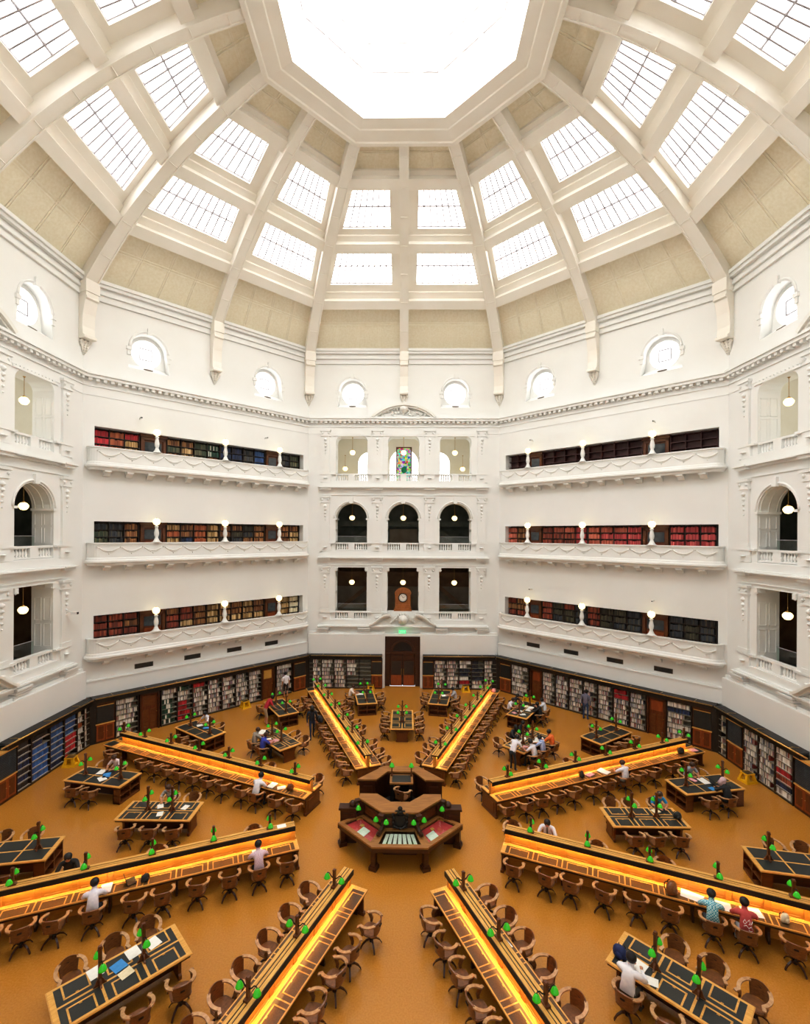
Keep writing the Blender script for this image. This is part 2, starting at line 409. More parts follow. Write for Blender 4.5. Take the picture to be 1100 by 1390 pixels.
# loggia walls -------------------------------------------------------
lm = loggia_mesh()
wall = struct(lm.build('wall_far', M['white'])); at_wall(wall, 'far', 0, 0, 0)
for s in ('left', 'right'):
    w = wall.copy(); COL.objects.link(w); w.name = 'wall_' + s; at_wall(w, s, 0, 0, 0)
w = struct(loggia_mesh(True).build('wall_near', M['white'])); at_wall(w, 'near', 0, 0, 0)
# diagonal walls -----------------------------------------------------
LV = (5.67, 10.9, 16.16)       # parapet tops
def diag_mesh():
    b = MB(); zz = [0, 3.2, 8.4, 13.7, 20.05]
    b.box(-HW, HW, 0, .3, 0, 4.0)
    for i, t in enumerate(LV):
        z0 = (4.0, 8.0, 13.2)[i]; z1 = (8.0, 13.2, 20.05)[i]
        b.plate(-HW, HW, z0, z1, [(-6.66, t - .95), (6.78, t - .95), (6.78, t + 1.18), (-6.66, t + 1.18)], 0, .45)
        # recess behind: side cheeks, ceiling and walkway
        b.box(-7.1, -6.66, .45, 1.6, t - 1.05, t + 1.3); b.box(6.78, 7.1, .45, 1.6, t - 1.05, t + 1.3)
        b.box(-7.1, 7.1, .45, 1.6, t + 1.18, t + 1.3); b.box(-7.1, 7.1, .45, 1.6, t - 1.05, t - .95); b.box(-7.1, 7.1, 1.55, 1.65, t - 1, t + 1.3)
    drum(b); cornices(b)
    b.box(-(A - .3) * K, (A - .3) * K, -.3, 0, 2.5, 3.35); b.box(-(A - .3) * K, (A - .3) * K, -.34, 0, 3.3, 3.36)
    return b
dm = diag_mesh()
wd = struct(dm.build('wall_far_left', M['white'])); at_wall(wd, 'far_left', 0, 0, 0)
for s in ('far_right', 'near_left', 'near_right'):
    w = wd.copy(); COL.objects.link(w); w.name = 'wall_' + s; at_wall(w, s, 0, 0, 0)
wn = 1
for s in ('far', 'far_left', 'far_right', 'left', 'right'): wn = cell_windows(s, wn)

# floor
b = MB(); b.prism([(A * SEC * math.cos(PI / 8 + PI / 4 * i), A * SEC * math.sin(PI / 8 + PI / 4 * i)) for i in range(8)], -.2, 0)
struct(b.build('floor', M['floor']))

# ------------------------------------------------------------------ dome
Z0 = 9.98
def soff(r, R=22.5): return Z0 + math.sqrt(R * R - r * r)
ROWS = ((17.4, 14.5), (14.5, 11.55), (11.55, 8.25), (8.25, 6.0))
def gore(b, phi):
    a = math.radians(phi); N = (math.cos(a), math.sin(a)); T = (math.sin(a), -math.cos(a))
    W = lambda x, r, z: (T[0] * x + N[0] * r, T[1] * x + N[1] * r, z)
    RP = 23.15
    for i, (ra, rb) in enumerate(ROWS):
        za, zb = soff(ra, RP), soff(rb, RP)
        sl = Vector((rb - ra, zb - za)).normalized()
        P = lambda x, t, d=0., sl=sl, ra=ra, rb=rb, za=za, zb=zb: W(x, ra + (rb - ra) * t + sl.y * d, za + (zb - za) * t - sl.x * d)   # d > 0: away from the room
        for sx in (-1, 1):
            xe = lambda t: K * (ra + (rb - ra) * t)
            if i in (0, 3):
                b.add([P(0, 0), P(sx * xe(0), 0), P(sx * xe(1), 1), P(0, 1)], [(0, 1, 2, 3)], 1)
                nx = 4 if i == 0 else 2
                for k in range(1, nx):
                    f = k / nx
                    for dd in (-.06, .05):
                        h = .03
                        q = []
                        for t in (0.03, .97):
                            x = sx * (.3 + (xe(t) - .65) * f) + dd
                            q += [P(x, t, -.0), P(x + .035, t, 0), P(x + .035, t, -h), P(x, t, -h)]
                        b.hexa([q[0], q[1], q[5], q[4], q[3], q[2], q[6], q[7]], 2)
                for dd in (-.06, .05):
                    t = .5 + dd / 3.2; t2 = t + .035 / 3.2 * 1.2; x0, x1 = sx * .3, sx * (xe(.5) - .3)
                    b.hexa([P(x0, t), P(x1, t), P(x1, t2), P(x0, t2), P(x0, t, -.03), P(x1, t, -.03), P(x1, t2, -.03), P(x0, t2, -.03)], 2)
            else:
                t0, t1 = (.2, .84) if i == 1 else (.18, .84)
                X0 = .82; X1 = lambda t: xe(t) - .72
                o = [P(0, 0), P(sx * xe(0), 0), P(sx * xe(1), 1), P(0, 1)]
                h = [P(sx * X0, t0), P(sx * X1(t0), t0), P(sx * X1(t1), t1), P(sx * X0, t1)]
                g = [P(sx * X0, t0, .25), P(sx * X1(t0), t0, .25), P(sx * X1(t1), t1, .25), P(sx * X0, t1, .25)]
                b.add(o + h + g, [(0, 1, 5, 4), (1, 2, 6, 5), (2, 3, 7, 6), (3, 0, 4, 7), (4, 5, 9, 8), (5, 6, 10, 9), (6, 7, 11, 10), (7, 4, 8, 11)], 3)
                WIN.append(([P(sx * X0, t0, .2), P(sx * X1(t0), t0, .2), P(sx * X1(t1), t1, .2), P(sx * X0, t1, .2)], (10 if i == 1 else 7), 2))
    for rc, wd2, R in ((14.5, .3, 22.6), (11.55, .3, 22.62), (8.25, .3, 22.62), (14.5, .42, 22.95), (11.55, .44, 22.95), (8.25, .42, 22.95)):
        zc = soff(rc, R); tn = Vector((rc, zc - Z0)).normalized(); tg = Vector((-tn.y, tn.x))
        dp = .75 if R < 22.8 else .3
        for sx in (-1, 1):
            q = []
            for d in (0, dp):
                for s2 in (-1, 1):
                    r = rc + tn.x * d + tg.x * wd2 * s2; z = zc + tn.y * d + tg.y * wd2 * s2
                    q.append((r, z))
            (a1, b1, c1, d1) = q
            x0 = sx * .1; f = lambda r: sx * K * r
            b.hexa([W(x0, *a1), W(f(a1[0]), *a1), W(f(b1[0]), *b1), W(x0, *b1), W(x0, *c1), W(f(c1[0]), *c1), W(f(d1[0]), *d1), W(x0, *d1)], 0)
    # ring beam and lantern shaft
    prof = [(6.3, 32.4), (6.2, 31.5), (6.0, 31.5), (5.95, 31.56), (5.35, 31.62), (5.3, 31.66), (4.77, 31.74), (4.77, 32.05), (4.82, 32.07), (4.82, 32.4), (4.77, 32.45), (4.72, 32.6), (4.4, 33.05), (4.4, 33.25), (4.3, 33.3), (4.3, 34.95), (4.15, 35.0)]
    for j in range(len(prof) - 1):
        (r0, z0), (r1, z1) = prof[j], prof[j + 1]
        b.add([W(-K * r0, r0, z0), W(K * r0, r0, z0), W(K * r1, r1, z1), W(-K * r1, r1, z1)], [(0, 1, 2, 3)], 0 if j < 6 else 4)

WIN = []
b = MB()
for i in range(8): gore(b, 45 * i)
cl = struct(b.build('ceiling', [M['rib'], M['panel'], M['line'], M['rib'], M['white']], recalc=False))
def lerp3(a, b, t): return tuple(a[i] + (b[i] - a[i]) * t for i in range(3))
for q, nx, ny in WIN:
    b = MB(); c = [sum(p[i] for p in q) / 4 for i in range(3)]
    L = [tuple(p[i] - c[i] for i in range(3)) for p in q]
    for k in range(nx + 1): b.tube([lerp3(L[0], L[1], k / nx), lerp3(L[3], L[2], k / nx)], .042, 4, smooth=False)
    for k in range(ny + 1): b.tube([lerp3(L[0], L[3], k / ny), lerp3(L[1], L[2], k / ny)], .05, 4, smooth=False)
    o = struct(b.build('window_%d' % wn, M['bar'])); o.location = c; wn += 1
    p = MB(); n = (Vector(L[1]) - Vector(L[0])).cross(Vector(L[3]) - Vector(L[0])).normalized()
    if n.z < 0: n = -n
    p.add([Vector(x) * 1.02 + n * .06 for x in L], [(0, 1, 2, 3)]); p.build('pane', M['sky'], o)
# lantern: side windows, glass roof, bars
def W8(phi):
    a = math.radians(phi); N = (math.cos(a), math.sin(a)); T = (math.sin(a), -math.cos(a))
    return lambda x, r, z: (T[0] * x + N[0] * r, T[1] * x + N[1] * r, z)
bars = MB(); pan = MB(); pan2 = MB()
for i in range(8):
    W = W8(45 * i)
    for k in range(3):
        x0 = -K * 4.2 + k * K * 8.4 / 3 + .08; x1 = x0 + K * 8.4 / 3 - .16
        pan.add([W(x0, 4.27, 33.5), W(x1, 4.27, 33.5), W(x1, 4.27, 34.7), W(x0, 4.27, 34.7)], [(0, 1, 2, 3)])
        for (xa, xb, za, zb) in ((x0, x1, 33.46, 33.5), (x0, x1, 34.7, 34.74)): bars.hexa([W(xa, 4.3, za), W(xb, 4.3, za), W(xb, 4.22, za), W(xa, 4.22, za), W(xa, 4.3, zb), W(xb, 4.3, zb), W(xb, 4.22, zb), W(xa, 4.22, zb)])
    pan2.add([W(-K * 4.2, 4.2, 34.97), W(K * 4.2, 4.2, 34.97), W(K * 1.0, 1.0, 36.0), W(-K * 1.0, 1.0, 36.0)], [(0, 1, 2, 3)])
    for k in range(6):
        f = -1 + k / 3
        bars.tube([W(K * 4.2 * f, 4.2, 34.9), W(K * 2.2 * max(-1, min(1, f * 1.25)), 2.2, 35.5), W(K * 1.0 * f, 1.0, 35.92)], .08, 4, smooth=False)
    bars.tube([W(-K * 4.2, 4.2, 34.9), W(K * 4.2, 4.2, 34.9)], .08, 4, smooth=False)
pan2.prism([(1.1 * math.cos(PI / 8 + PI / 4 * i), 1.1 * math.sin(PI / 8 + PI / 4 * i)) for i in range(8)], 36.0, 36.05)
o = struct(bars.build('window_%d' % wn, M['bar'])); pan.build('side_pane', M['sky2'], o); pan2.build('roof_pane', M['sky3'], o)
# ribs
def rib_mesh(scale, w):
    b = MB(); n = 22; R0, R1 = 22.5, 23.3
    rs = [16.75 + (5.8 - 16.75) * i / n for i in range(n + 1)]
    def ring(r, z, r2, z2, ww=w): return [(-ww / 2, r * scale, z), (ww / 2, r * scale, z), (ww / 2, r2 * scale, z2), (-ww / 2, r2 * scale, z2)]
    V = []; F = []
    for i, r in enumerate(rs):
        f = i / n; ww = w * (1 - .22 * f)
        z = soff(r, R0); r2 = r * R1 / R0; z2 = Z0 + (z - Z0) * R1 / R0; V += ring(r, z, r2, z2, ww)
    for i in range(n):
        for k in range(4): F.append((4 * i + k, 4 * i + (k + 1) % 4, 4 * i + 4 + (k + 1) % 4, 4 * i + 4 + k))
    b.add(V, F)
    # raised margins on the soffit
    for sx in (-1, 1):
        for i in range(n):
            q = []
            for d in (-.05, .05):
                for j in (i, i + 1):
                    r = rs[j]; f = j / n; ww = w * (1 - .22 * f); z = soff(r, R0)
                    k = (R0 + d) / R0
                    for xx in (sx * ww / 2, sx * (ww / 2 - .07)): q.append((xx, r * k * scale, Z0 + (z - Z0) * k))
            b.hexa([q[0], q[1], q[3], q[2], q[4], q[5], q[7], q[6]])
    for i in range(2, n, 3):
        r = rs[i]; z = soff(r, R0); ww = w * (1 - .22 * i / n); tn = Vector((r, z - Z0)).normalized()
        b.obox((0, (r - tn.x * .01) * scale, z - tn.y * .01), (ww, .05, .03))
    zb = soff(16.75); bw = 17.45
    P = [(16.75, zb), (16.72, zb - .15), (16.72, 24.1), (16.66, 24.05), (16.66, 23.95), (16.78, 23.9), (16.95, 23.2), (17.0, 22.5), (16.96, 22.1), (16.82, 22.0), (16.82, 21.88), (bw, 21.88), (bw, zb + .35), (16.75 + .3, zb + .3)]
    b.prism_x([(y * scale, z) for y, z in P], -w * .46, w * .46)
    b.prism_x([(y * scale - .06, z) for y, z in ((16.72, 24.9), (16.72, 24.3), (17.3, 24.3), (17.3, 24.9))], -w * .52, w * .52)
    # carved pendant
    for k in range(6):
        f = k / 5; rr = .26 * (1 - f * .75)
        for sx in (-1, 0, 1): b.lathe([(0, -rr * .6), (rr * .55, 0), (0, rr * .6)], 7, (sx * rr * .75, (17.36 - .14 * (1 - f)) * scale, 21.76 - .62 * f))
    return b
rm = struct(rib_mesh(1., .64).build('trim_1', M['rib'])); rm.rotation_euler[2] = math.radians(0)
tn_ = 2
for i in range(1, 8):
    o = rm.copy(); COL.objects.link(o); o.name = 'trim_%d' % tn_; o.rotation_euler[2] = math.radians(45 * i); tn_ += 1
rv = struct(rib_mesh(SEC, .74).build('trim_%d' % tn_, M['rib'])); rv.rotation_euler[2] = math.radians(22.5); tn_ += 1
for i in range(1, 8):
    o = rv.copy(); COL.objects.link(o); o.name = 'trim_%d' % tn_; o.rotation_euler[2] = math.radians(22.5 + 45 * i); tn_ += 1
def trim(b, mats, side=None, x=0, y=0, z=0):
    global tn_
    o = struct(b.build('trim_%d' % tn_, mats)); tn_ += 1
    if side: at_wall(o, side, x, y, z)
    return o
# pediments --------------------------------------------------------------
def pediment(top):
    b = MB()
    if top:      # segmental pediment above the main cornice, filled with relief
        z = 20.24; n = 16; R = 3.4; a0 = math.acos(2.35 / R); base = z - R * math.sin(a0)
        for i in range(n):
            p, q = PI - a0 + (2 * a0 - PI) * i / n, PI - a0 + (2 * a0 - PI) * (i + 1) / n
            for r0, r1, d in ((R - .1, R + .08, .42), (R - .22, R - .1, .3)):
                b.prism_y([(r * math.cos(t), base + r * math.sin(t)) for r, t in ((r0, p), (r1, p), (r1, q), (r0, q))], -d, 0)
        random.seed(3)
        for i in range(46):
            x = random.uniform(-1.7, 1.7); zz = z + .05 + random.random() * max(.05, (.85 - .16 * x * x)); r = random.uniform(.06, .15)
            b.lathe([(0, -r), (r, 0), (0, r)], 7, (x, -.12, zz))
        b.lathe([(0, -.34), (.3, -.1), (.34, .1), (.2, .32), (0, .36)], 12, (0, -.12, z + .55)); b.lathe([(0, -.2), (.22, 0), (0, .2)], 8, (0, -.2, z + 1.05))
    else:        # open scroll pediment with cartouche over the door
        for sx in (-1, 1):
            pts = []
            for i in range(15):
                f = i / 14; x = 2.5 - 1.55 * f; zz = 4.62 + .72 * (1 - math.cos(PI * min(1, f * 1.05))) / 2 + (.1 * math.sin(PI * f))
                pts.append((sx * x, zz))
            for i in range(14):
                (xa, za), (xb, zb) = pts[i], pts[i + 1]
                for d0, d1, dd in ((-.02, .1, .5), (-.16, -.02, .36)):
                    q = [(xa, za + d0), (xb, zb + d0), (xb, zb + d1), (xa, za + d1)]
                    b.prism_y(q if sx < 0 else q[::-1], -dd, 0)
            b.lathe([(0, -.14), (.16, 0), (0, .14)], 10, (sx * .98, -.3, 5.32))
            for i in range(6): b.lathe([(0, -.12), (.13, 0), (0, .12)], 7, (sx * (.35 + .1 * i), -.25, 5.3 - .09 * i))
            b.prism_y([(sx * .6, 4.64), (sx * 2.2, 4.64), (sx * .9, 5.2), (sx * .6, 5.2)] if sx > 0 else [(-2.2, 4.64), (-.6, 4.64), (-.6, 5.2), (-.9, 5.2)], -.16, 0)
        b.lathe([(0, -.42), (.3, -.3), (.4, 0), (.32, .3), (0, .42)], 14, (0, -.16, 5.05)); b.lathe([(0, -.25), (.2, 0), (0, .25)], 10, (0, -.42, 5.05))
        for i in range(9):
            a = PI * i / 8; b.lathe([(0, -.1), (.1, 0), (0, .1)], 7, (.5 * math.cos(a), -.28, 5.05 + .42 * math.sin(a)))
    return b
for s in ('far', 'left', 'right'):
    trim(pediment(True), M['white2'], s); trim(pediment(False), M['white2'], s)
# dark canopy above the ground bookcases -----------------------------------
def canopy(x0, x1, diag=False):
    b = MB(); e = .3 if diag else .37
    b.box(x0, x1, -.85, -e, 2.42, 2.5); b.box(x0, x1, -.82, -.76, 2.2, 2.42); b.box(x0, x1, -.76, -e, 2.2, 2.24); b.box(x0, x1, -.9, -.8, 2.4, 2.44)
    for xa, xb in ((x0, x0 + .23), (x1 - .23, x1)):
        if abs(xa + xb) > 12: b.box(xa - (.1 if xa < 0 else 0), xb + (.1 if xa > 0 else 0), -.69, -e, 0, 2.2)
    return b
XC = (A - .85) * K
for s in ('far', 'left', 'right'):
    for x0, x1 in ((-XC, -1.52), (1.52, XC)): trim(canopy(x0, x1), M['black'], s)
for s in ('far_left', 'far_right'): trim(canopy(-XC, XC, True), M['black'], s)

# ------------------------------------------------------------------ rooms behind the loggias
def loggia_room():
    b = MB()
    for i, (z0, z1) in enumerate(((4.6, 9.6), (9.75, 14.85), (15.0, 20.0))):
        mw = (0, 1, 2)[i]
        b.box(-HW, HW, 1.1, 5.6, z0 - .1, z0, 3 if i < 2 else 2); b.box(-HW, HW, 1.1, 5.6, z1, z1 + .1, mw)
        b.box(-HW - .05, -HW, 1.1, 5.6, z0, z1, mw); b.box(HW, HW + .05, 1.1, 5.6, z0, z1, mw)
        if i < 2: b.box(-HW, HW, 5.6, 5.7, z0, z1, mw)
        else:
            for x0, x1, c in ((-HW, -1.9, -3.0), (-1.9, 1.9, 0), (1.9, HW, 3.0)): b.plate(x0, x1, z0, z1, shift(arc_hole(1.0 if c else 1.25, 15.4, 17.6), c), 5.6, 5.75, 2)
    # landing beams and stairs seen through the openings
    b.box(-HW, HW, 4.3, 4.6, 7.9, 8.25, 0); b.box(-HW, HW, 4.3, 4.6, 12.1, 12.55, 1); b.box(-HW, HW, 5.45, 5.6, 4.6, 6.9, 4); b.box(-1.2, 1.2, 5.4, 5.6, 9.8, 11.9, 4)
    b.box(-HW, -1.6, 5.45, 5.6, 9.8, 11.4, 1)
    for sx in (-1, 1):
        q = [(2.2, 4.9), (2.6, 4.9), (5.6, 7.2), (5.6, 7.7)]; q2 = [(2.2, 12.2), (2.6, 12.2), (5.6, 10.2), (5.6, 9.8)]
        for z in (0,):
            b.prism_y([(-sx * (7.8 - x), zz + 0.2) for x, zz in q], 4.4, 4.6, 0); b.prism_y([(sx * (7.8 - x), zz) for x, zz in ((2.2, 10.2), (2.6, 10.0), (5.6, 12.0), (5.6, 12.5))], 4.4, 4.6, 1)
    return b
rmo = None
for s in ('far', 'left', 'right'):
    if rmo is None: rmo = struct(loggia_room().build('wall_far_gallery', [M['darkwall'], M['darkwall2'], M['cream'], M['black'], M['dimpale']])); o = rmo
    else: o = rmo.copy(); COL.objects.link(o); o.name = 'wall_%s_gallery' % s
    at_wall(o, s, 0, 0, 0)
    for c, hw_ in ((-3.0, 1.0), (0, 1.25), (3.0, 1.0)):
        wn += 1; p = MB(); p.prism_y(arc_hole(hw_ + .02, 15.38, 17.6), 5.7, 5.72); t = struct(p.build('window_%d' % wn, M['winglass'])); at_wall(t, s, c, 0, 0)
        f = MB(); f.box(-.03, .03, 5.64, 5.68, 15.4, 18.5); f.box(-hw_, hw_, 5.64, 5.68, 17.0, 17.06); f.build('window_bar', M['white'], t)

# balustrades ---------------------------------------------------------------
def baluster_set(name):
    r = empty(name)
    b = MB(); b.box(-1.17, 1.17, .02, .3, .5, .6); b.build('handrail', M['white'], r)
    b = MB(); b.box(-1.17, 1.17, .04, .28, 0, .07); b.build('base_rail', M['white'], r)
    b = MB(); b.box(-.24, .24, .03, .29, .07, .5); b.build('pedestal', M['white'], r)
    g = MB(); g.lathe([(.075, 0), (.075, .04), (.045, .06), (.085, .14), (.06, .26), (.04, .36), (.07, .39), (.07, .43)], 8)
    first = None
    for sx in (-1, 1):
        for k in range(5):
            x = sx * (.36 + .175 * k)
            if first is None: first = g.build('baluster', M['white'], r); q = first
            else: q = first.copy(); COL.objects.link(q)
            q.location = (x, .16, .07)
    return r
bal = None; FLR = ('lower', 'middle', 'upper')
PLACE = {('far', 0): 'far wall, bay on the left', ('far', 1): 'far wall, centre bay', ('far', 2): 'far wall, bay on the right', ('left', 2): 'left wall bay', ('right', 0): 'right wall bay'}
for s, bays in (('far', (0, 1, 2)), ('left', (2, 1)), ('right', (0, 1))):
    for bi in bays:
        for l, z in enumerate((5.0, 10.2, 15.41)):
            if s == 'far' and bi == 1 and l == 0: continue
            r = baluster_set('balustrade') if bal is None else dup(bal)
            if bal is None: bal = r
            at_wall(r, s, BX[bi], 0, z)
            pl = PLACE.get((s, bi), SAY[s] + ' centre bay at the frame edge')
            tag(r, 'white balustrade in the %s storey opening, %s' % (FLR[l], pl), 'balustrade', 'white stone balustrades')
# pendant globes ---------------------------------------------------------------
def pendant(drop):
    r = empty('pendant_lamp'); b = MB(); b.lathe([(.012, .2), (.012, drop)], 6); b.build('rod', M['brass'], r)
    b = MB(); b.lathe([(0, -.19), (.12, -.16), (.2, -.05), (.21, .05), (.14, .15), (.05, .19)], 14); b.build('globe', M['globe'], r)
    b = MB(); b.lathe([(.09, .16), (.07, .22), (.02, .26)], 10); b.build('cap', M['brass'], r); b = MB(); b.lathe([(.02, drop - .06), (.07, drop)], 8); b.build('ceiling_rose', M['brass'], r); return r
pens = {}
for s, bays in (('far', (0, 1, 2)), ('left', (2,)), ('right', (0,))):
    for bi in bays:
        for l, (z, d) in enumerate(((7.75, 1.17), (12.68, 1.1), (17.68, 1.16))):
            if l not in pens: r = pens[l] = pendant(d)
            else: r = dup(pens[l])
            at_wall(r, s, BX[bi], .55, z)
            tag(r, 'lit globe pendant lamp hanging in the %s opening, %s' % (FLR[l], PLACE[(s, bi)]), 'lamp', 'pendant lamps in the openings')
for sx in (-1, 1):
    r = dup(pens[2]); at_wall(r, 'far', sx * 5.0, 4.6, 17.0)
    tag(r, 'small globe lamp deep inside the upper gallery, behind the %s far opening' % ('left' if sx < 0 else 'right'), 'lamp', 'pendant lamps in the openings')
# glass screens behind the lower balustrades
for s, bi in (('far', 0), ('far', 2), ('left', 2), ('right', 0)):
    for l, z in enumerate((5.62, 10.84)):
        r = empty('glass_screen'); b = MB(); b.box(-1.15, 1.15, 0, .012, 0, .42); b.build('pane', M['cglass'], r); b = MB(); b.box(-1.15, 1.15, -.01, .03, .42, .45); b.build('top_rail', M['bar'], r)
        at_wall(r, s, BX[bi], .95, z - .01); tag(r, 'clear glass guard behind the %s balustrade, %s' % (FLR[l], PLACE[(s, bi)]), 'glass screen', 'glass guards')
        b = MB(); b.box(-1.15, 1.15, 0, .03, -.7, 0); b.build('lower_pane', M['cglass'], r)
# clock -------------------------------------------------------------------------
r = empty('gallery_clock')
b = MB(); b.box(-.68, .68, 0, .5, 0, .16); b.box(-.6, .6, .04, .46, .16, .5); b.build('base', M['clockw'], r)
b = MB(); b.box(-.52, .52, .06, .44, .5, 1.35); b.prism_y([(.62 * math.cos(PI * i / 14), 1.35 + .42 * math.sin(PI * i / 14)) for i in range(15)], .02, .46); b.box(-.64, .64, .02, .46, 1.3, 1.38); b.build('case', M['clockw'], r)
b = MB(); b.prism_y([(.3 * math.cos(2 * PI * i / 24), 1.02 + .3 * math.sin(2 * PI * i / 24)) for i in range(24)], .03, .07); f = b.build('dial', M['clock'], r)
b = MB(); ring_seg(b, 0, 1.02, .29, .35, 0, 2 * PI, .01, .07, 24)
for i in range(12):
    a = PI / 6 * i; b.obox((.24 * math.cos(a), .025, 1.02 + .24 * math.sin(a)), (.02, .02, .05), Matrix.Rotation(-(a - PI / 2), 3, 'Y'))
b.build('dial_ring', M['iron'], f)
for a, l in ((2.1, .22), (.4, .15)):
    b = MB(); b.obox((l / 2 * math.cos(a), .015, 1.02 + l / 2 * math.sin(a)), (l, .012, .025), Matrix.Rotation(-a, 3, 'Y')); b.build('hand', M['iron'], f)
for sx in (-1, 1):
    b = MB(); b.lathe([(.06, .16), (.06, .3), (.04, .35), (.04, 1.2), (.06, 1.25), (.06, 1.3)], 8, (sx * .56, .06, 0)); b.build('column', M['clockw'], r)
at_wall(r, 'far', 0, .3, 5.6); tag(r, 'arched wooden clock standing in the lower centre opening above the door', 'clock')
b = MB(); b.box(-1.19, 1.19, 0, .5, 5.04, 5.6); trim(b, M['white'], 'far', 0, .2, 0)
# stained glass ----------------------------------------------------------------------
r = empty('stained_glass_panel'); b = MB(); b.box(-.58, .58, 0, .04, .1, 2.9); b.build('glass', M['stain'], r)
b = MB()
for x in (-.68, .58): b.box(x, x + .1, -.03, .07, 0, 3.0)
b.box(-.58, .58, -.03, .07, 0, .1); b.box(-.58, .58, -.03, .07, 2.9, 3.0); b.build('frame', M['doorw'], r)
b = MB(); b.lathe([(0, -.3), (.26, -.1), (.2, .2), (0, .35)], 10); q = b.build('green_figure', cloth('#178f63'), r); q.location = (.02, -.01, 1.0); q.scale = (1, .12, 1)
at_wall(r, 'far', 0, 5.2, 15.98); tag(r, 'tall multicoloured stained glass panel standing in the upper centre opening', 'stained glass')
for x in (-.6, .6):
    pass
# exit sign ---------------------------------------------------------------------------
r = empty('exit_sign'); b = MB(); b.box(-.25, .25, -.08, 0, -.1, .1); b.build('housing', M['exit'], r)
b = MB()
b.box(-.2, .2, -.085, -.08, -.05, .06); b.build('white_panel', M['paper'], r)
b = MB(); b.lathe([(0, -.02), (.02, 0), (0, .02)], 8, (-.02, -.09, .045))
for p in (((-.02, -.09, .03), (-.05, -.09, -.005)), ((-.05, -.09, -.005), (-.02, -.09, -.03)), ((-.05, -.09, -.005), (-.1, -.09, -.03)), ((-.02, -.09, .025), (.04, -.09, .01)), ((.06, -.09, -.04), (.06, -.09, .05)), ((.06, -.09, .05), (.12, -.09, .05)), ((.12, -.09, .05), (.12, -.09, -.04))): b.tube(p, .008, 4)
b.build('running_figure', M['exit'], r)
at_wall(r, 'far', -.02, -.46, 4.2); tag(r, 'green lit exit sign above the dark double door', 'sign')
# main door ---------------------------------------------------------------------------
b = MB()
b.box(-1.32, -.95, .1, .4, 0, 3.84); b.box(.95, 1.32, .1, .4, 0, 3.84)
b.plate(-.95, .95, 2.5, 3.84, shift([(.72 * math.cos(PI * i / 14), 2.62 + .72 * math.sin(PI * i / 14)) for i in range(15)], 0), .1, .3)
b.box(-.95, .95, .08, .34, 2.42, 2.55)
ring_seg(b, 0, 2.6, .74, .9, 0, PI, .02, .1)
for x in (-1.1, 1.1): b.box(x - .12, x + .12, .04, .12, .1, 2.35); b.box(x - .16, x + .16, .02, .12, 2.35, 2.5)
o = struct(b.build('door_1', M['dark'])); at_wall(o, 'far', 0, -.1, 0)
p = MB(); p.box(-1.32, 1.32, .42, .46, 0, 3.84); p.build('light_stop_panel', M['black'], o)  # added black sheet, stops world light leaking through the leaf gaps
p = MB(); p.prism_y([(.74 * math.cos(PI * i / 14), 2.6 + .74 * math.sin(PI * i / 14)) for i in range(15)], .25, .27); p.build('fanlight', M['black'], o)
for sx in (-1, 1):
    b = MB(); x0, x1 = sorted((sx * .02, sx * .93)); b.box(x0, x1, .2, .26, 0, 2.42)
    b.box(x0 + .1, x1 - .1, .17, .2, 1.95, 2.3); lf = b.build('door_leaf', M['dark'], o)
    b = MB(); b.box(x0 + .1, x1 - .1, .17, .2, .9, 1.85); b.build('glazing', M['case'], lf)
    b = MB(); b.box(x0 + .06, x1 - .06, .165, .2, .05, .8); b.build('kick_panel', M['doorred'], lf)
    b = MB(); b.tube([(sx * .08, .16, .8), (sx * .08, .13, 1.0), (sx * .08, .16, 1.3)], .015, 6); b.build('handle', M['brass'], lf)
dn = 2
# ------------------------------------------------------------------ ground floor wall furniture
def cupboard(w, louvre=False):
    r = empty('wall_cupboard')
    b = MB(); b.box(-w / 2, w / 2, 0.02, .38, 0, .1); b.box(-w / 2, w / 2, .04, .38, .1, 2.18); b.build('carcass', M['dark'], r)
    for sx in (-1, 1):
        x0, x1 = sorted((sx * .012, sx * (w / 2 - .04))); d = box_obj('door', M['doorred'], (x0, x1, .0, .04, .12, 1.0), r)
        b = MB(); b.box(x0 + .07, x1 - .07, -.006, 0, .22, .9); b.build('door_panel', M['doorw'], d)
        b = MB(); b.lathe([(.012, 0), (.016, .03), (0, .04)], 6); k = b.build('knob', M['brass'], d); k.location = (sx * .08, -.0, .6); k.rotation_euler = (PI / 2, 0, 0)
    box_obj('ledge', M['honey'], (-w / 2, w / 2, -.03, .04, 1.0, 1.05), r)
    if louvre:
        b = MB(); b.box(-w / 2 + .06, w / 2 - .06, .0, .04, 1.08, 2.1)
        for k in range(14): b.box(-w / 2 + .07, w / 2 - .07, -.03, 0, 1.1 + .072 * k, 1.13 + .072 * k, 1)
        b.build('louvre_panel', [M['black'], M['dglass']], r); box_obj('top_board', M['honey'], (-w / 2, w / 2, -.05, .38, 2.12, 2.19), r)
    else:
        box_obj('notice_board', M['board'], (-w / 2 + .06, w / 2 - .06, .0, .04, 1.1, 2.0), r); box_obj('board_rail', M['honey'], (-w / 2 + .06, w / 2 - .06, -.02, .0, 2.0, 2.04), r)
    return r
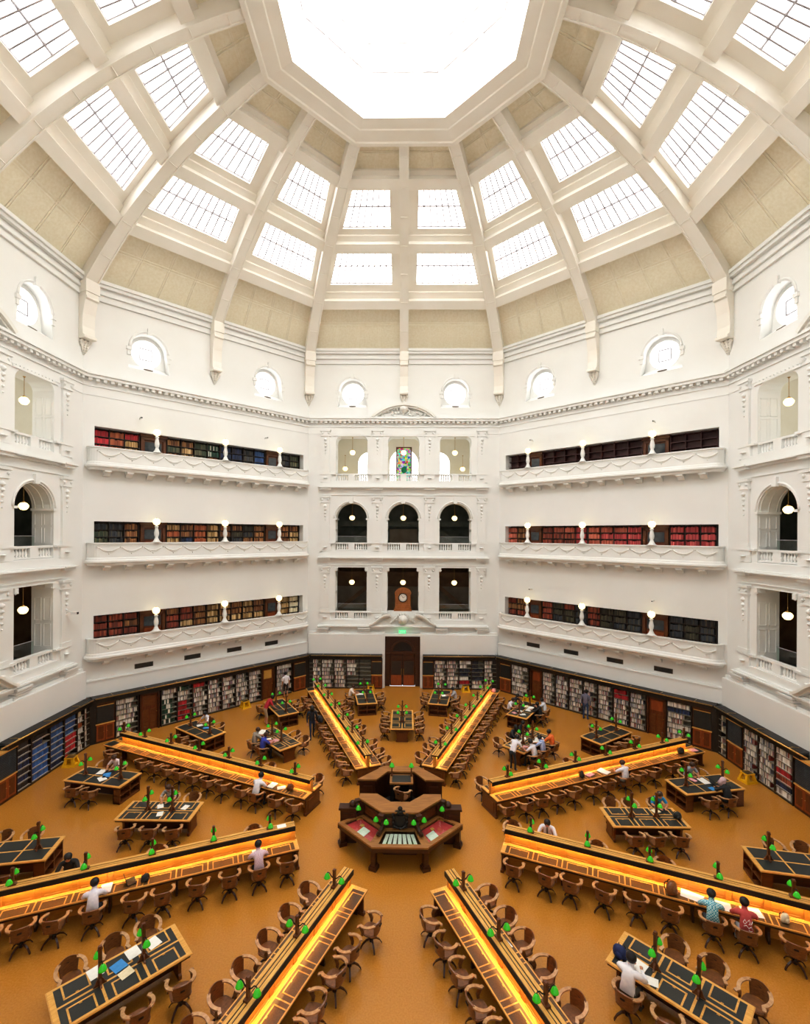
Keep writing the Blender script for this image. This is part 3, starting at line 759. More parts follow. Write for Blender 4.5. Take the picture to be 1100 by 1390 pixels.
def bookcase(w, h=2.19, nsh=7, d=.38, mw='case', ms='shelf'):
    r = empty('bookcase')
    for sx in (-1, 1): box_obj('side_panel', M[mw], tuple(sorted((sx * (w / 2 - .03), sx * w / 2))) + (0, d, 0, h), r)
    box_obj('back_panel', M[ms], (-w / 2 + .03, w / 2 - .03, d - .03, d, 0.1, h), r); box_obj('plinth', M[mw], (-w / 2 + .03, w / 2 - .03, .02, d, 0, .1), r)
    zs = []
    for k in range(nsh):
        z = .1 + (h - .14) * k / nsh; zs.append(z + .02)
        b = MB(); b.box(-w / 2 + .03, w / 2 - .03, .0, d - .03, z, z + .02); s_ = b.build('shelf', M[ms], r)
    box_obj('top_rail', M[mw], (-w / 2 + .03, w / 2 - .03, 0, d, h - .04, h), r)
    return r, zs, (h - .14) / nsh - .02

class Stuff:
    v = []; c = []
def stuff_box(side, x0, x1, y0, y1, z0, z1, col, cur=[None, None, None]):
    if cur[0] != side:
        a = math.radians(PHI[side]); cur[0] = side; cur[1] = (math.cos(a), math.sin(a)); cur[2] = (math.sin(a), -math.cos(a))
    N, T = cur[1], cur[2]
    P = []
    for z in (z0, z1):
        for x, y in ((x0, y0), (x1, y0), (x1, y1), (x0, y1)): P.append((T[0] * x + N[0] * (A + y), T[1] * x + N[1] * (A + y), z))
    Stuff.v += P; Stuff.c.append(col)
PAL = {
 'mixed': ['#e8e4da', '#dcd6c8', '#c9c2b4', '#f0ede6', '#b3a999', '#8a3a32', '#5b5f77', '#d8d3cc', '#7a6f66', '#b88d8a', '#efe9dd', '#3c3f4a', '#c8bda0', '#a5a4ad'],
 'blue': ['#2f5fa6', '#27549a', '#3a6cb4', '#2b5a9e', '#234c8c'], 'darkblue': ['#16223c', '#1d2c4e', '#121a2c', '#20345e'], 'steel': ['#2c4f86', '#274878', '#31588f', '#1f3c68'],
 'black': ['#1c1e24', '#14161b', '#262a33', '#20242c'], 'redmix': ['#b3202a', '#a81c26', '#c22a32', '#8d1820'], 'green': ['#16352a', '#1c4534', '#123024', '#24513c', '#e4e0d4'],
 'orange': ['#a2542c', '#8f4524', '#b4663a', '#7c3a1e'], 'tan': ['#b99a68', '#a5854f', '#c9ad7d', '#8b6a3c', '#6b4b28'], 'brown': ['#7b4c28', '#63391c', '#8d5b32', '#50301a', '#a0703e'],
 'dkgreen': ['#2c3a2a', '#23301f', '#38442f', '#4a4a34', '#6b6748'], 'slate': ['#23262e', '#2e323a', '#3a3d40', '#1b1d22', '#4a4538'], 'rust': ['#8d3a26', '#7a2f1e', '#9c4a30', '#6a2a1c', '#55261a'],
 'crimson': ['#a83a3a', '#b54444', '#9a3030', '#c45a52', '#8d2c2c'], 'salmon': ['#b8604a', '#a8543f', '#c47058', '#98452f'], 'olive': ['#3a3626', '#2e2a1e', '#4a4530', '#28241a'], 'cream': ['#d8ccae', '#c9bb98', '#e4dabf'],
 'white': ['#ece9e2', '#e4e0d8', '#f2f0ea', '#d6d0c6', '#c8c4bc', '#8a8078'], 'darkbin': ['#1a2030', '#151b28', '#222a3c']}
LIN = {k: [hx(c) for c in v] for k, v in PAL.items()}
def fill(side, xc, w, y, z, h, pal, th=(.02, .045), full=1.0, depth=.22, hv=(.72, .95), y_in=.03, gain=1.1):
    x = xc - w / 2 + .035; end = xc + w / 2 - .035; end = x + (end - x) * full; ps = LIN[pal]
    while x < end - th[0]:
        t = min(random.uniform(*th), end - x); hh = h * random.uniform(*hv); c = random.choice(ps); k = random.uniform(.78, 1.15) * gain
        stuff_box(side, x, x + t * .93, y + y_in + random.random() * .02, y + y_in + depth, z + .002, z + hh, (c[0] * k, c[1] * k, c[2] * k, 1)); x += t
BM = {}
def book_mat(pal, i):
    k = (pal, i)
    if k not in BM: BM[k] = mat('book_cloth_%s_%d' % (pal, i), PAL[pal][i], PAL[pal][i], .5, scale=(20, 20, 20))
    return BM[k]
NBOOK = [0]; BOOKM = {}
def fill_things(side, xc, w, y, z, h, pal, th, label, full=1.0, hv=(.82, .95), depth=.25):
    x = xc - w / 2 + .036; end = xc + w / 2 - .036; end = x + (end - x) * full
    while x < end - th[0]:
        t = min(random.uniform(*th), end - x); t = round(t / .01) * .01
        if t <= .005: break
        hh = round(h * random.uniform(*hv) / .02) * .02; i = random.randrange(len(PAL[pal])); k = (t, hh, pal, i, depth)
        if k not in BOOKM:
            b = MB(); tt = t - .003; b.box(-tt / 2, tt / 2, 0, depth, 0, hh); b.box(-tt / 2 + .003, tt / 2 - .003, -.001, .0, hh * .05, hh * .13, 1)
            o = b.build('book', [book_mat(pal, i), M['paper']]); BOOKM[k] = o
        else: o = BOOKM[k].copy(); COL.objects.link(o)
        at_wall(o, side, x + t / 2, y + .03, z + .003); tag(o, label, 'book', label); NBOOK[0] += 1; x += t

YF = -.72    # front plane of the ground bookcases
CASES = {}
def place_case(side, x, w, label, pals, things=None, full=None, group='ground floor bookcases'):
    key = round(w, 2)
    if key in CASES: r = dup(CASES[key][0]); zs, hh = CASES[key][1:]
    else: r, zs, hh = bookcase(w); CASES[key] = (r, zs, hh)
    at_wall(r, side, x, YF, 0); tag(r, label, 'bookcase', group)
    for k, z in enumerate(zs):
        p = pals[k % len(pals)]
        if p is None: continue
        f = full[k % len(full)] if full else random.uniform(.6, 1.)
        if things:
            rn = ('lowest', 'second', 'third', 'fourth', 'fifth', 'sixth', 'top')[k]
            fill_things(side, x, w, YF, z, hh, p, things[1], things[0] % rn, f)
        else: fill(side, x, w, YF, z, hh, p, (.06, .12) if p in ('blue', 'steel', 'darkblue', 'darkbin', 'redmix', 'green') else (.02, .05), f)
def place_cupboard(side, x, w, label, louvre=False):
    r = cupboard(w, louvre); at_wall(r, side, x, YF, 0); tag(r, label, 'cupboard', 'wall cupboards')
mx = ['mixed']
# far wall
for i, x in enumerate((-6.45, -5.53, -4.6, -3.67, -2.76)):
    pl = {3: [None, None, None, 'mixed', 'white', 'white', 'mixed'], 4: [None] * 7}.get(i, mx)
    place_case('far', x, .92, ('bookcase against the far wall, %s from the corner on the left of the door' % ORD[i]) if i < 4 else 'empty grey shelved bookcase on the far wall left of the door', pl)
place_cupboard('far', -1.9, .82, 'cupboard with black board immediately left of the dark double door'); place_cupboard('far', 1.9, .82, 'cupboard with black board immediately right of the dark double door')
for i, x in enumerate((2.79, 3.715, 4.64, 5.565, 6.49)):
    pl = {2: ['white', 'redmix', 'white', 'darkbin', 'darkbin', 'mixed', 'white'], 3: ['white', 'mixed', 'darkbin', 'darkbin', 'darkbin', 'darkbin', 'darkbin']}.get(i, mx)
    place_case('far', x, .92, 'bookcase against the far wall, %s to the right of the door' % ORD[i], pl)
# diagonal walls
def diag_ground(side, cups, ends, doors, bays, pals, mirror):
    global dn
    nm = SAY[side]
    for i, (x0, x1) in enumerate(cups):
        place_cupboard(side, (x0 + x1) / 2, x1 - x0, 'cupboard with black board at the %s end of the %s' % ('near' if (i == 0) != mirror else 'far', nm))
    for i, (x0, x1) in enumerate(ends):
        place_case(side, (x0 + x1) / 2, round(x1 - x0, 2), 'bookcase between door and cupboard at the %s end of the %s' % ('near' if (i == 0) != mirror else 'far', nm), ['mixed', 'mixed', 'white', 'mixed', 'mixed', 'darkblue' if mirror and i else 'mixed', 'white'])
    for i, (x0, x1) in enumerate(doors):
        w = x1 - x0; b = MB(); b.box(-w / 2, -w / 2 + .09, 0, .3, 0, 2.19); b.box(w / 2 - .09, w / 2, 0, .3, 0, 2.19); b.box(-w / 2, w / 2, 0, .3, 2.08, 2.19)
        o = struct(b.build('door_%d' % dn, M['dark'])); at_wall(o, side, (x0 + x1) / 2, YF, 0); dn += 1
        lf = box_obj('door_leaf', M['doorw'], (-w / 2 + .09, w / 2 - .09, .12, .17, 0, 2.08), o)
        box_obj('glass_panel', M['frost'] if (i == 1 and not mirror) else M['doorred'] if mirror else M['wood'], (-w / 2 + .2, w / 2 - .2, .1, .12, 1.4, 1.98), lf)
        for sx in (-1, 1): box_obj('door_panel', M['wood'], tuple(sorted((sx * .05, sx * (w / 2 - .2)))) + (.1, .12, .15, 1.2), lf)
        b = MB(); b.lathe([(0, -.03), (.03, 0), (0, .03)], 8); k = b.build('knob', M['brass'], lf); k.location = (w / 2 - .15, .08, 1.0)
    n = len(bays)
    for i, x in enumerate(bays):
        fi = n - 1 - i if mirror else i
        place_case(side, x, .91, 'bookcase on the %s, %s from the near door' % (nm, ORD[fi]), pals.get(fi, mx))
diag_ground('far_left', ((-6.68, -5.76), (5.62, 6.62)), ((-5.73, -4.58), (4.22, 5.44)), ((-4.5, -3.44), (3.1, 4.08)), [-2.9 + .918 * k for k in range(7)],
            {0: ['green', 'green', 'green', 'green', 'green', 'white', 'mixed'], 1: ['redmix', 'redmix', 'redmix', 'redmix', 'white', 'mixed', 'green'], 2: ['mixed'] * 6 + ['redmix']}, False)
diag_ground('far_right', ((-6.6, -5.66), (5.76, 6.68)), ((-5.62, -4.22), (4.5, 5.72)), ((-4.12, -3.22), (3.44, 4.46)), [-2.72 + .945 * k for k in range(7)],
            {1: ['mixed', 'mixed', 'mixed', 'mixed', 'mixed', 'redmix', 'redmix']}, True)
# left wall: binders nearest the camera are single objects
place_case('left', 6.63, .42, 'narrow bookcase in the far corner of the left wall', ['mixed'])
place_case('left', 6.15, .52, 'bookcase of pale books with one orange, left wall near the corner', ['white', 'white', 'mixed', 'white', 'orange', 'white', 'cream'])
place_case('left', 5.43, .9, 'bookcase of red and blue binders on the left wall', ['redmix', 'redmix', 'redmix', 'redmix', 'steel', 'steel', 'steel'],
           ('red or blue binder on the %s shelf of the red and blue bookcase', (.08, .13)), [.25, .95, .95, .95, .8, .95, .9])
place_case('left', 4.5, .94, 'bookcase filled with dark blue binders, left wall behind the yellow stool', ['darkblue', 'steel', 'steel', 'steel', 'steel', 'steel', 'steel'],
           ('steel blue binder on the %s shelf behind the yellow stool', (.09, .14)), [.95])
place_case('left', 3.46, 1.12, 'bookcase of bright blue binders under dark ones, left wall', ['blue', 'blue', 'blue', 'blue', 'blue', 'darkblue', 'black'],
           ('binder on the %s shelf of the bright blue bookcase', (.08, .12)), [.95, .95, .95, .95, .9, .6, .9])
place_case('left', 2.5, .78, 'bookcase of black volumes beside the louvred cupboard, left wall', ['black', 'darkblue', 'black', 'darkblue', 'darkblue', 'black', 'black'],
           ('black volume on the %s shelf beside the louvred cupboard, left wall', (.06, .1)), [.9])
place_cupboard('left', 1.6, .98, 'louvred cupboard on the left wall at the frame edge', True)
# right wall
place_case('right', -6.5, .62, 'narrow bookcase in the far corner of the right wall', ['white', 'cream', 'mixed', None, 'cream', 'mixed', 'cream'], full=[.5])
place_cupboard('right', -5.57, 1.1, 'louvred cupboard near the far corner of the right wall', True)
for i, (x, w) in enumerate(((-4.5, .96), (-3.5, .98))):
    place_case('right', x, w, 'bookcase on the right wall, %s after the louvred cupboard' % ORD[i], mx)
place_case('right', -2.5, .96, 'bookcase with red volumes in the middle, right wall', ['white', 'darkblue', 'rust', 'redmix', 'mixed', 'white', 'mixed'],
           ('volume on the %s shelf of the right wall bookcase holding red ones', (.05, .09)), [.9])
place_cupboard('right', -1.45, 1.0, 'louvred cupboard at the near end of the right wall', True)
# brass picture-light rail along the canopies
def light_rail(side, x0, x1, label):
    r = empty('light_rail'); L = x1 - x0
    b = MB(); b.tube([(-L / 2, -.98, 2.5), (L / 2, -.98, 2.5)], .035, 8); b.build('tube', M['brass'], r)
    n = max(2, int(L / 1.6))
    for k in range(n):
        b = MB(); x = -L / 2 + L * (k + .5) / n; b.tube([(x, -.5, 2.51), (x, -.8, 2.54), (x, -.96, 2.5)], .014, 5); b.build('bracket', M['brass'], r)
    at_wall(r, side, (x0 + x1) / 2, 0, 0); tag(r, label, 'light', 'brass light rails')
light_rail('far', -6.75, -1.5, 'brass light rail over the far wall bookcases left of the door'); light_rail('far', 1.5, 6.75, 'brass light rail over the far wall bookcases right of the door')
light_rail('left', 1.0, 6.75, 'brass light rail above the blue binder bookcases'); light_rail('right', -6.75, -1.0, 'brass light rail above the right wall bookcases')
light_rail('far_left', -6.75, 6.75, 'long brass light rail above the far-left wall bookcases'); light_rail('far_right', -6.75, 6.75, 'long brass light rail above the far-right wall bookcases')

# ------------------------------------------------------------------ galleries on the diagonal walls
LVN = ('lowest', 'middle', 'top')
def balcony():
    r = empty('balcony'); pth = []
    for i in range(7): a = PI / 2 * i / 6; pth.append((-7.0 + .5 * (1 - math.cos(a)), -.55 * math.sin(a)))
    for i in range(6, -1, -1): a = PI / 2 * i / 6; pth.append((7.05 - .5 * (1 - math.cos(a)), -.55 * math.sin(a)))
    prof = [(-.12, 0), (.05, 0), (.05, -.07), (0, -.09), (0, -.82), (.04, -.86), (.06, -.95), (.13, -1.0), (.13, -1.09), (.03, -1.16), (-.03, -1.27), (-.12, -1.27)]
    b = MB(); b.sweep(pth, prof); b.prism([(x, y) for x, y in pth][::-1], -1.2, -1.02); b.build('parapet', M['white'], r)
    b = MB()
    for k in range(12):
        x0 = -6.55 + 1.13 * k; x1 = x0 + .98
        for rr, dp in ((.035, .2), (.025, .27)): b.tube([(x0 + (x1 - x0) * i / 8, -.555, -.28 - dp * math.sin(PI * i / 8)) for i in range(9)], rr, 5)
        b.lathe([(0, -.06), (.06, 0), (0, .06)], 7, (x0 - .07, -.56, -.24)); b.lathe([(0, -.05), (.05, 0), (0, .05)], 7, ((x0 + x1) / 2, -.56, -.62))
    b.box(-6.6, 6.6, -.575, -.55, -.16, -.13); b.build('festoon_relief', M['white2'], r)
    g = MB(); g.prism_x([(-.5, 0), (0, 0), (0, -.34), (-.12, -.32), (-.26, -.16), (-.5, -.12)], -.17, .17); g.box(-.22, .22, -.53, 0, .0, .07)
    first = None
    for k in range(12):
        if first is None: q = first = g.build('bracket', M['white'], r)
        else: q = first.copy(); COL.objects.link(q)
        q.location = (-6.1 + 1.11 * k, 0, -1.24)
    c = MB(); c.lathe([(.3, 0), (.2, .05), (.14, .14), (.12, .2), (.1, .24), (.085, .3), (.13, .42), (.14, .55), (.1, .75), (.075, .86), (.11, .9), (.11, .94), (.06, .97), (.06, 1.02)], 12)
    return r, c
bal0 = None; lamp0 = None
def gallery_lamp(c):
    r = empty('gallery_lamp'); c.build('column', M['white'], r); b = MB(); b.lathe([(.06, 1.0), (.16, 1.06), (.21, 1.18), (.2, 1.28), (.12, 1.37), (.04, 1.4)], 14); b.build('globe', M['globe'], r)
    b = MB(); b.lathe([(.05, 1.39), (.03, 1.42), (0, 1.45)], 8); b.build('finial', M['brass'], r); return r
SEG = {'far_left': ((-6.6, -4.28), (-2.72, .6), (.64, 3.88), (5.1, 6.72)), 'far_right': ((-6.72, -5.1), (-3.88, -.64), (-.6, 2.72), (4.28, 6.6))}
PED = {'far_left': (-3.6, .55, 4.5), 'far_right': (-4.5, -.55, 3.6)}
GPAL = {('far_left', 2): (['redmix', 'orange', 'tan'], ['brown', 'tan', 'dkgreen', 'green'], ['darkblue', 'slate', 'steel'], ['slate', 'dkgreen', 'slate']),
        ('far_left', 1): (['dkgreen', 'slate', 'brown', 'slate'], ['tan', 'brown', 'orange', 'tan', 'darkblue'], ['brown', 'olive', 'slate', 'brown'], ['brown', 'tan', 'brown']),
        ('far_left', 0): (['rust', 'rust', 'brown'], ['rust', 'rust', 'brown', 'tan'], ['tan', 'brown', 'tan', 'brown'], ['tan', 'cream', 'tan']),
        ('far_right', 2): (None, None, None, None),
        ('far_right', 1): (['salmon', 'brown', 'rust'], ['rust', 'salmon', 'crimson'], ['salmon', 'crimson', 'crimson'], ['crimson', 'crimson', 'crimson']),
        ('far_right', 0): (['rust', 'brown', 'rust'], ['rust', 'olive', 'olive', 'slate'], ['rust', 'olive', 'olive', 'slate'], ['slate', 'olive', 'slate'])}
GC = {}
SEGN = ('first', 'second', 'third', 'last')
for s in ('far_left', 'far_right'):
    for l, t in enumerate(LV):
        if bal0 is None: bal0, cmesh = balcony(); r = bal0
        else: r = dup(bal0)
        at_wall(r, s, 0, -.035, t); tag(r, 'white balcony with festoon relief, %s of three on the %s' % (LVN[l], SAY[s]), 'balcony', 'gallery balconies')
        for k, x in enumerate(PED[s]):
            if lamp0 is None: lamp0 = r = gallery_lamp(cmesh)
            else: r = dup(lamp0)
            at_wall(r, s, x, -.5, t); fk = k if s == 'far_left' else 2 - k
            tag(r, 'white column lamp with lit globe, %s from near end, %s balcony, %s' % (ORD[fk], LVN[l], SAY[s]), 'lamp', 'globe lamps on the balconies')
        for k, (x0, x1) in enumerate(SEG[s]):
            fk = k if s == 'far_left' else 3 - k
            w = x1 - x0; nb = max(2, round(w / .82)); key = (round(w, 2), GPAL[(s, l)][0] is None); mw = 'maroon' if key[1] else 'case'
            h = 2.18; nsh = 5
            if key not in GC:
                r = empty('gallery_bookcase'); zs = []
                box_obj('back_panel', M[mw], (-w / 2, w / 2, .32, .35, 0, h), r)
                for j in range(nsh + 1):
                    z = (h - .12) * j / nsh; b = MB(); b.box(-w / 2, w / 2, .0, .33, z, z + .035); b.build('shelf', M[mw], r); zs.append(z + .037)
                for j in range(nb + 1):
                    x = -w / 2 + w * j / nb; b = MB(); b.box(x - .018, x + .018, -.005, .33, 0, h); b.build('upright', M[mw], r)
                GC[key] = (r, zs[:nsh])
            else: r = dup(GC[key][0])
            zs = GC[key][1]; at_wall(r, s, (x0 + x1) / 2, .47, t - .95)
            tag(r, ('empty maroon' if key[1] else 'dark') + ' gallery bookcase, %s from the near end on the %s balcony, %s' % (SEGN[fk], LVN[l], SAY[s]), 'bookcase', 'gallery bookcases')
            if not key[1]:
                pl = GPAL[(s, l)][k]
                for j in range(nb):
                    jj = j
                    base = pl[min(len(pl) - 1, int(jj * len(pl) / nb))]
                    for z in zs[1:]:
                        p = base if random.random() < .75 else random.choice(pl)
                        fill(s, x0 + w * (j + .5) / nb, w / nb, .47, t - .95 + z, .36, p, (.035, .07), random.uniform(.92, 1.), hv=(.76, .96), gain=1.45, y_in=.012)  # gain puts light into the book colours, the recess being poorly lit
        for k, (x0, x1) in enumerate(((-4.2, -2.8), (3.95, 5.05)) if s == 'far_left' else ((-5.05, -3.95), (2.8, 4.2))):
            w = x1 - x0; b = MB(); zt = 2.1
            b.box(-w / 2, -w / 2 + .16, 0, .3, 0, zt); b.box(w / 2 - .16, w / 2, 0, .3, 0, zt); b.box(-w / 2 - .05, w / 2 + .05, -.08, .3, zt - .12, zt + .05); b.box(-w / 2 - .1, w / 2 + .1, -.14, .3, zt + .02, zt + .06); b.box(-w / 2, w / 2, 0, .3, zt - .3, zt - .12)
            o = struct(b.build('door_%d' % dn, M['wood'])); dn += 1; at_wall(o, s, (x0 + x1) / 2, .42, t - .95)
            lf = box_obj('door_leaf', M['doorw'], (-w / 2 + .16, w / 2 - .16, .12, .18, 0, zt - .3), o)
            box_obj('glass_panel', M['dglass'], (-w / 2 + .24, w / 2 - .24, .1, .13, 1.12, zt - .4), lf); box_obj('lower_panel', M['doorred'], (-w / 2 + .24, w / 2 - .24, .1, .13, .2, 1.0), lf)
# books beyond the individually built ones
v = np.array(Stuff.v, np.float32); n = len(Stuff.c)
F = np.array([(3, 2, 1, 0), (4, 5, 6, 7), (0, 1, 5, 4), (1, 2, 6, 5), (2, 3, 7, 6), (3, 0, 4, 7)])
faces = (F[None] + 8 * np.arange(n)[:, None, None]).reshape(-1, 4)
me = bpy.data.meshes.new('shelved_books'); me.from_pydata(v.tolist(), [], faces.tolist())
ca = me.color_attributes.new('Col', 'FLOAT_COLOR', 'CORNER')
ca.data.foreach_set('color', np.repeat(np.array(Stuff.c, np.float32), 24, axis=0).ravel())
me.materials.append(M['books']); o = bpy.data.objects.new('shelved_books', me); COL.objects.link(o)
tag(o, 'the many small books filling the remaining wall and gallery shelves', 'books', kind='stuff')
# ventilation grilles, small cameras
vg = None
for s, xs in (('far_left', (-4.1, -1.3, 1.45, 4.2)), ('far_right', (-4.3, -1.5, 1.35, 4.1))):
    for k, x in enumerate(xs):
        if vg is None:
            r = vg = empty('vent_grille'); box_obj('frame', M['vent'], (-.5, .5, -.02, 0, -.14, .14), r); b = MB()
            for q in range(7): b.box(-.46, .46, -.04, -.02, -.12 + .035 * q, -.1 + .035 * q)
            b.build('louvre', M['board'], r)
        else: r = dup(vg)
        at_wall(r, s, x, -.0, 3.66); fk = k if s == 'far_left' else 3 - k
        tag(r, 'brown vent grille below the lowest balcony, %s from the near end, %s' % (ORD[fk], SAY[s]), 'vent', 'vent grilles')
cam0 = None
for s, x, z, lb in (('left', 5.9, 7.25, 'small white security camera on the left wall near the corner'), ('far_left', -4.4, 18.1, 'small spot camera above the first top gallery lamp, far-left wall'), ('far_left', 3.6, 18.1, 'small spot camera above the far top gallery door, far-left wall'),
                    ('far_right', 3.6, 18.1, 'small spot camera above the near top gallery door, far-right wall'), ('far_right', -4.4, 18.1, 'small spot camera above the far top gallery door, far-right wall'), ('far_right', 3.6, 7.6, 'small spot camera above the near lowest gallery door, far-right wall'), ('far_right', -4.4, 7.6, 'small spot camera above the far lowest gallery door, far-right wall')):
    if cam0 is None:
        r = cam0 = empty('wall_camera'); b = MB(); b.tube([(0, 0, 0), (0, -.18, .1), (0, -.3, .06)], .03, 6); b.build('arm', M['white'], r); b = MB(); b.obox((0, -.4, .03), (.1, .24, .1)); b.build('camera_body', M['white'], r); b = MB(); b.obox((0, -.53, .03), (.08, .03, .08)); b.build('lens', M['board'], r)
    else: r = dup(cam0)
    at_wall(r, s, x, 0, z); r.scale = (.8, .8, .8) if s != 'left' else (1.3, 1.3, 1.3); tag(r, lb, 'camera', 'wall cameras')
r = empty('wall_notice'); box_obj('board', cloth('#e9a99a', '#f0d0c8'), (-.3, .3, -.02, 0, 0, .5), r)
b = MB()
for k in range(4): b.box(-.22, .22, -.025, -.02, .08 + .1 * k, .12 + .1 * k)
b.build('text_block', cloth('#c04038'), r); put(r, wf('left', 4.9, 3.2, 16.2), wrot('left')); tag(r, 'small red and white notice in the upper left wall opening', 'notice')
box_obj('post', M['white'], (-.03, .03, 0, .03, -1.2, .1), r)

# ------------------------------------------------------------------ chairs
def make_chair():
    r = empty('swivel_chair')
    b = MB(); pts = []
    for i in range(16):
        a = 2 * PI * i / 16; q = (abs(math.cos(a)) ** .6 * (1 if math.cos(a) > 0 else -1) * .24, abs(math.sin(a)) ** .6 * (1 if math.sin(a) > 0 else -1) * .235 + .01); pts.append(q)
    b.prism(pts, .425, .46); b.prism([(x * .92, y * .92) for x, y in pts], .46, .47); b.build('seat', M['chairw'], r)
    b = MB(); n = 10; V = []; Fc = []
    for i in range(n + 1):
        a = -PI / 2 + math.radians(-44 + 88 * i / n); 
        for rr, z in ((.245, .47), (.27, .47), (.325, .83), (.295, .84)):
            top = .0 if z < .6 else -.05 * abs(-1 + 2 * i / n) ** 2
            V.append((rr * math.cos(a), rr * math.sin(a) + .02, z + top))
    for i in range(n):
        for k in range(4): Fc.append((4 * i + k, 4 * i + (k + 1) % 4, 4 * i + 4 + (k + 1) % 4, 4 * i + 4 + k))
    Fc += [(0, 1, 2, 3), (4 * n, 4 * n + 1, 4 * n + 2, 4 * n + 3)]
    b.add(V, Fc); bk = b.build('backrest', M['chairw'], r)
    b = MB(); b.box(-.05, .05, -.305, -.255, .68, .715); b.build('hand_slot', M['black'], bk)
    for sx in (-1, 1):
        b = MB(); p = []
        for i in range(9):
            a = math.radians(-52 + 88 * i / 8) if sx > 0 else math.radians(180 + 52 - 88 * i / 8)
            p.append((.31 * math.cos(a), .31 * math.sin(a) + .02, .775 - .085 * (i / 8)))
        p.append((sx * .285, .24, .67)); p.append((sx * .3, .28, .655))
        V = []; Fc = []
        for i, q in enumerate(p):
            q = Vector(q); t = (Vector(p[min(i + 1, len(p) - 1)]) - Vector(p[max(i - 1, 0)])).normalized(); sd = Vector((t.y, -t.x, 0)).normalized() * .04
            V += [q - sd + Vector((0, 0, -.017)), q + sd + Vector((0, 0, -.017)), q + sd + Vector((0, 0, .017)), q - sd + Vector((0, 0, .017))]
        for i in range(len(p) - 1):
            for k in range(4): Fc.append((4 * i + k, 4 * i + (k + 1) % 4, 4 * i + 4 + (k + 1) % 4, 4 * i + 4 + k))
        m = 4 * (len(p) - 1); Fc += [(0, 1, 2, 3), (m, m + 1, m + 2, m + 3)]
        b.add(V, Fc); ar = b.build('armrest', M['rail'], r)
        b = MB(); b.prism_x([(.1, .45), (.17, .45), (.16, .52), (.24, .66), (.12, .66), (.08, .55)], sx * .265 - .018, sx * .265 + .018); b.build('arm_support', M['chairw'], ar)
    b = MB(); b.lathe([(.07, .425), (.06, .4), (.03, .37), (.03, .26), (.06, .24), (.06, .15), (.04, .13)], 10); b.build('pedestal', M['iron'], r)
    for k in range(4):
        a = PI / 4 + PI / 2 * k; b = MB(); P = [(.04, .21), (.14, .2), (.24, .13), (.31, .03)]; V = []; Fc = []
        for d, z in P:
            for w, h in ((-.022, -.02), (.022, -.02), (.022, .022), (-.022, .022)): V.append((d * math.cos(a) - w * math.sin(a), d * math.sin(a) + w * math.cos(a), z + h - (0 if d < .3 else .008)))
        for i in range(3):
            for q in range(4): Fc.append((4 * i + q, 4 * i + (q + 1) % 4, 4 * i + 4 + (q + 1) % 4, 4 * i + 4 + q))
        Fc += [(0, 1, 2, 3), (12, 13, 14, 15)]; b.add(V, Fc); b.build('leg', M['dark'], r)
    return r
CH = [None]
def chair(x, y, face, label, group, jit=.0, z=0):
    if CH[0] is None: CH[0] = r = make_chair()
    else: r = dup(CH[0])
    put(r, (x, y, z), face - PI / 2 + random.uniform(-jit, jit)); tag(r, label, 'chair', group); return r
# ------------------------------------------------------------------ twin lamps
def shade_mesh():
    b = MB(); b.lathe([(.02, .135), (.038, .122), (.064, .082), (.084, .03), (.094, 0), (.087, .002), (.058, .078), (.016, .122)], 14); return b
SH = [None]
def twin_lamp(kind):
    r = empty('twin_reading_lamp'); H = .92 if kind == 'table' else .5; w = .036
    b = MB(); b.box(-w, w, -w, w, 0, H * .92); b.box(-w * 1.25, w * 1.25, -w * 1.25, w * 1.25, H * .92, H * .96); b.box(-w, w, -w, w, H * .96, H)
    b.build('post', M['wood'], r)
    b = MB()
    if kind == 'table':
        for a in range(4):
            c, s_ = math.cos(a * PI / 2), math.sin(a * PI / 2); q = [(.03, 0), (.14, 0), (.14, .025), (.1, .05), (.07, .13), (.03, .17)]
            P = [(c * d - s_ * e * .02, s_ * d + c * e * .02, z) for e in (-1, 1) for d, z in q]; nq = 6
            b.add(P, [tuple(range(nq)), tuple(range(2 * nq - 1, nq - 1, -1))] + [(i, (i + 1) % nq, nq + (i + 1) % nq, nq + i) for i in range(nq)])
    else: b.box(-.1, .1, -.06, .06, 0, .05)
    b.build('foot', M['wood'], r)
    za = .66 if kind == 'table' else .34
    for sx in (-1, 1):
        b = MB(); b.tube([(0, sx * .03, za - .1), (0, sx * .1, za - .06), (0, sx * .16, za + .01), (0, sx * .22, za + .02), (0, sx * .24, za - .02)], [.02, .016, .014, .012, .012], 6); ar = b.build('arm', M['iron'], r)
        if SH[0] is None: SH[0] = q = shade_mesh().build('green_shade', M['green'], ar)
        else: q = SH[0].copy(); COL.objects.link(q); q.parent = ar
        q.location = (0, sx * .24, za - .15)
        b = MB(); b.lathe([(0, -.03), (.03, 0), (0, .03)], 8); u = b.build('bulb', M['globe'], ar); u.location = (0, sx * .24, za - .15)
    return r
LA = {}
def lamp(kind, x, y, rz, z, label):
    if kind not in LA: LA[kind] = r = twin_lamp(kind)
    else: r = dup(LA[kind])
    put(r, (x, y, z), rz); tag(r, label, 'lamp', 'green shaded reading lamps')

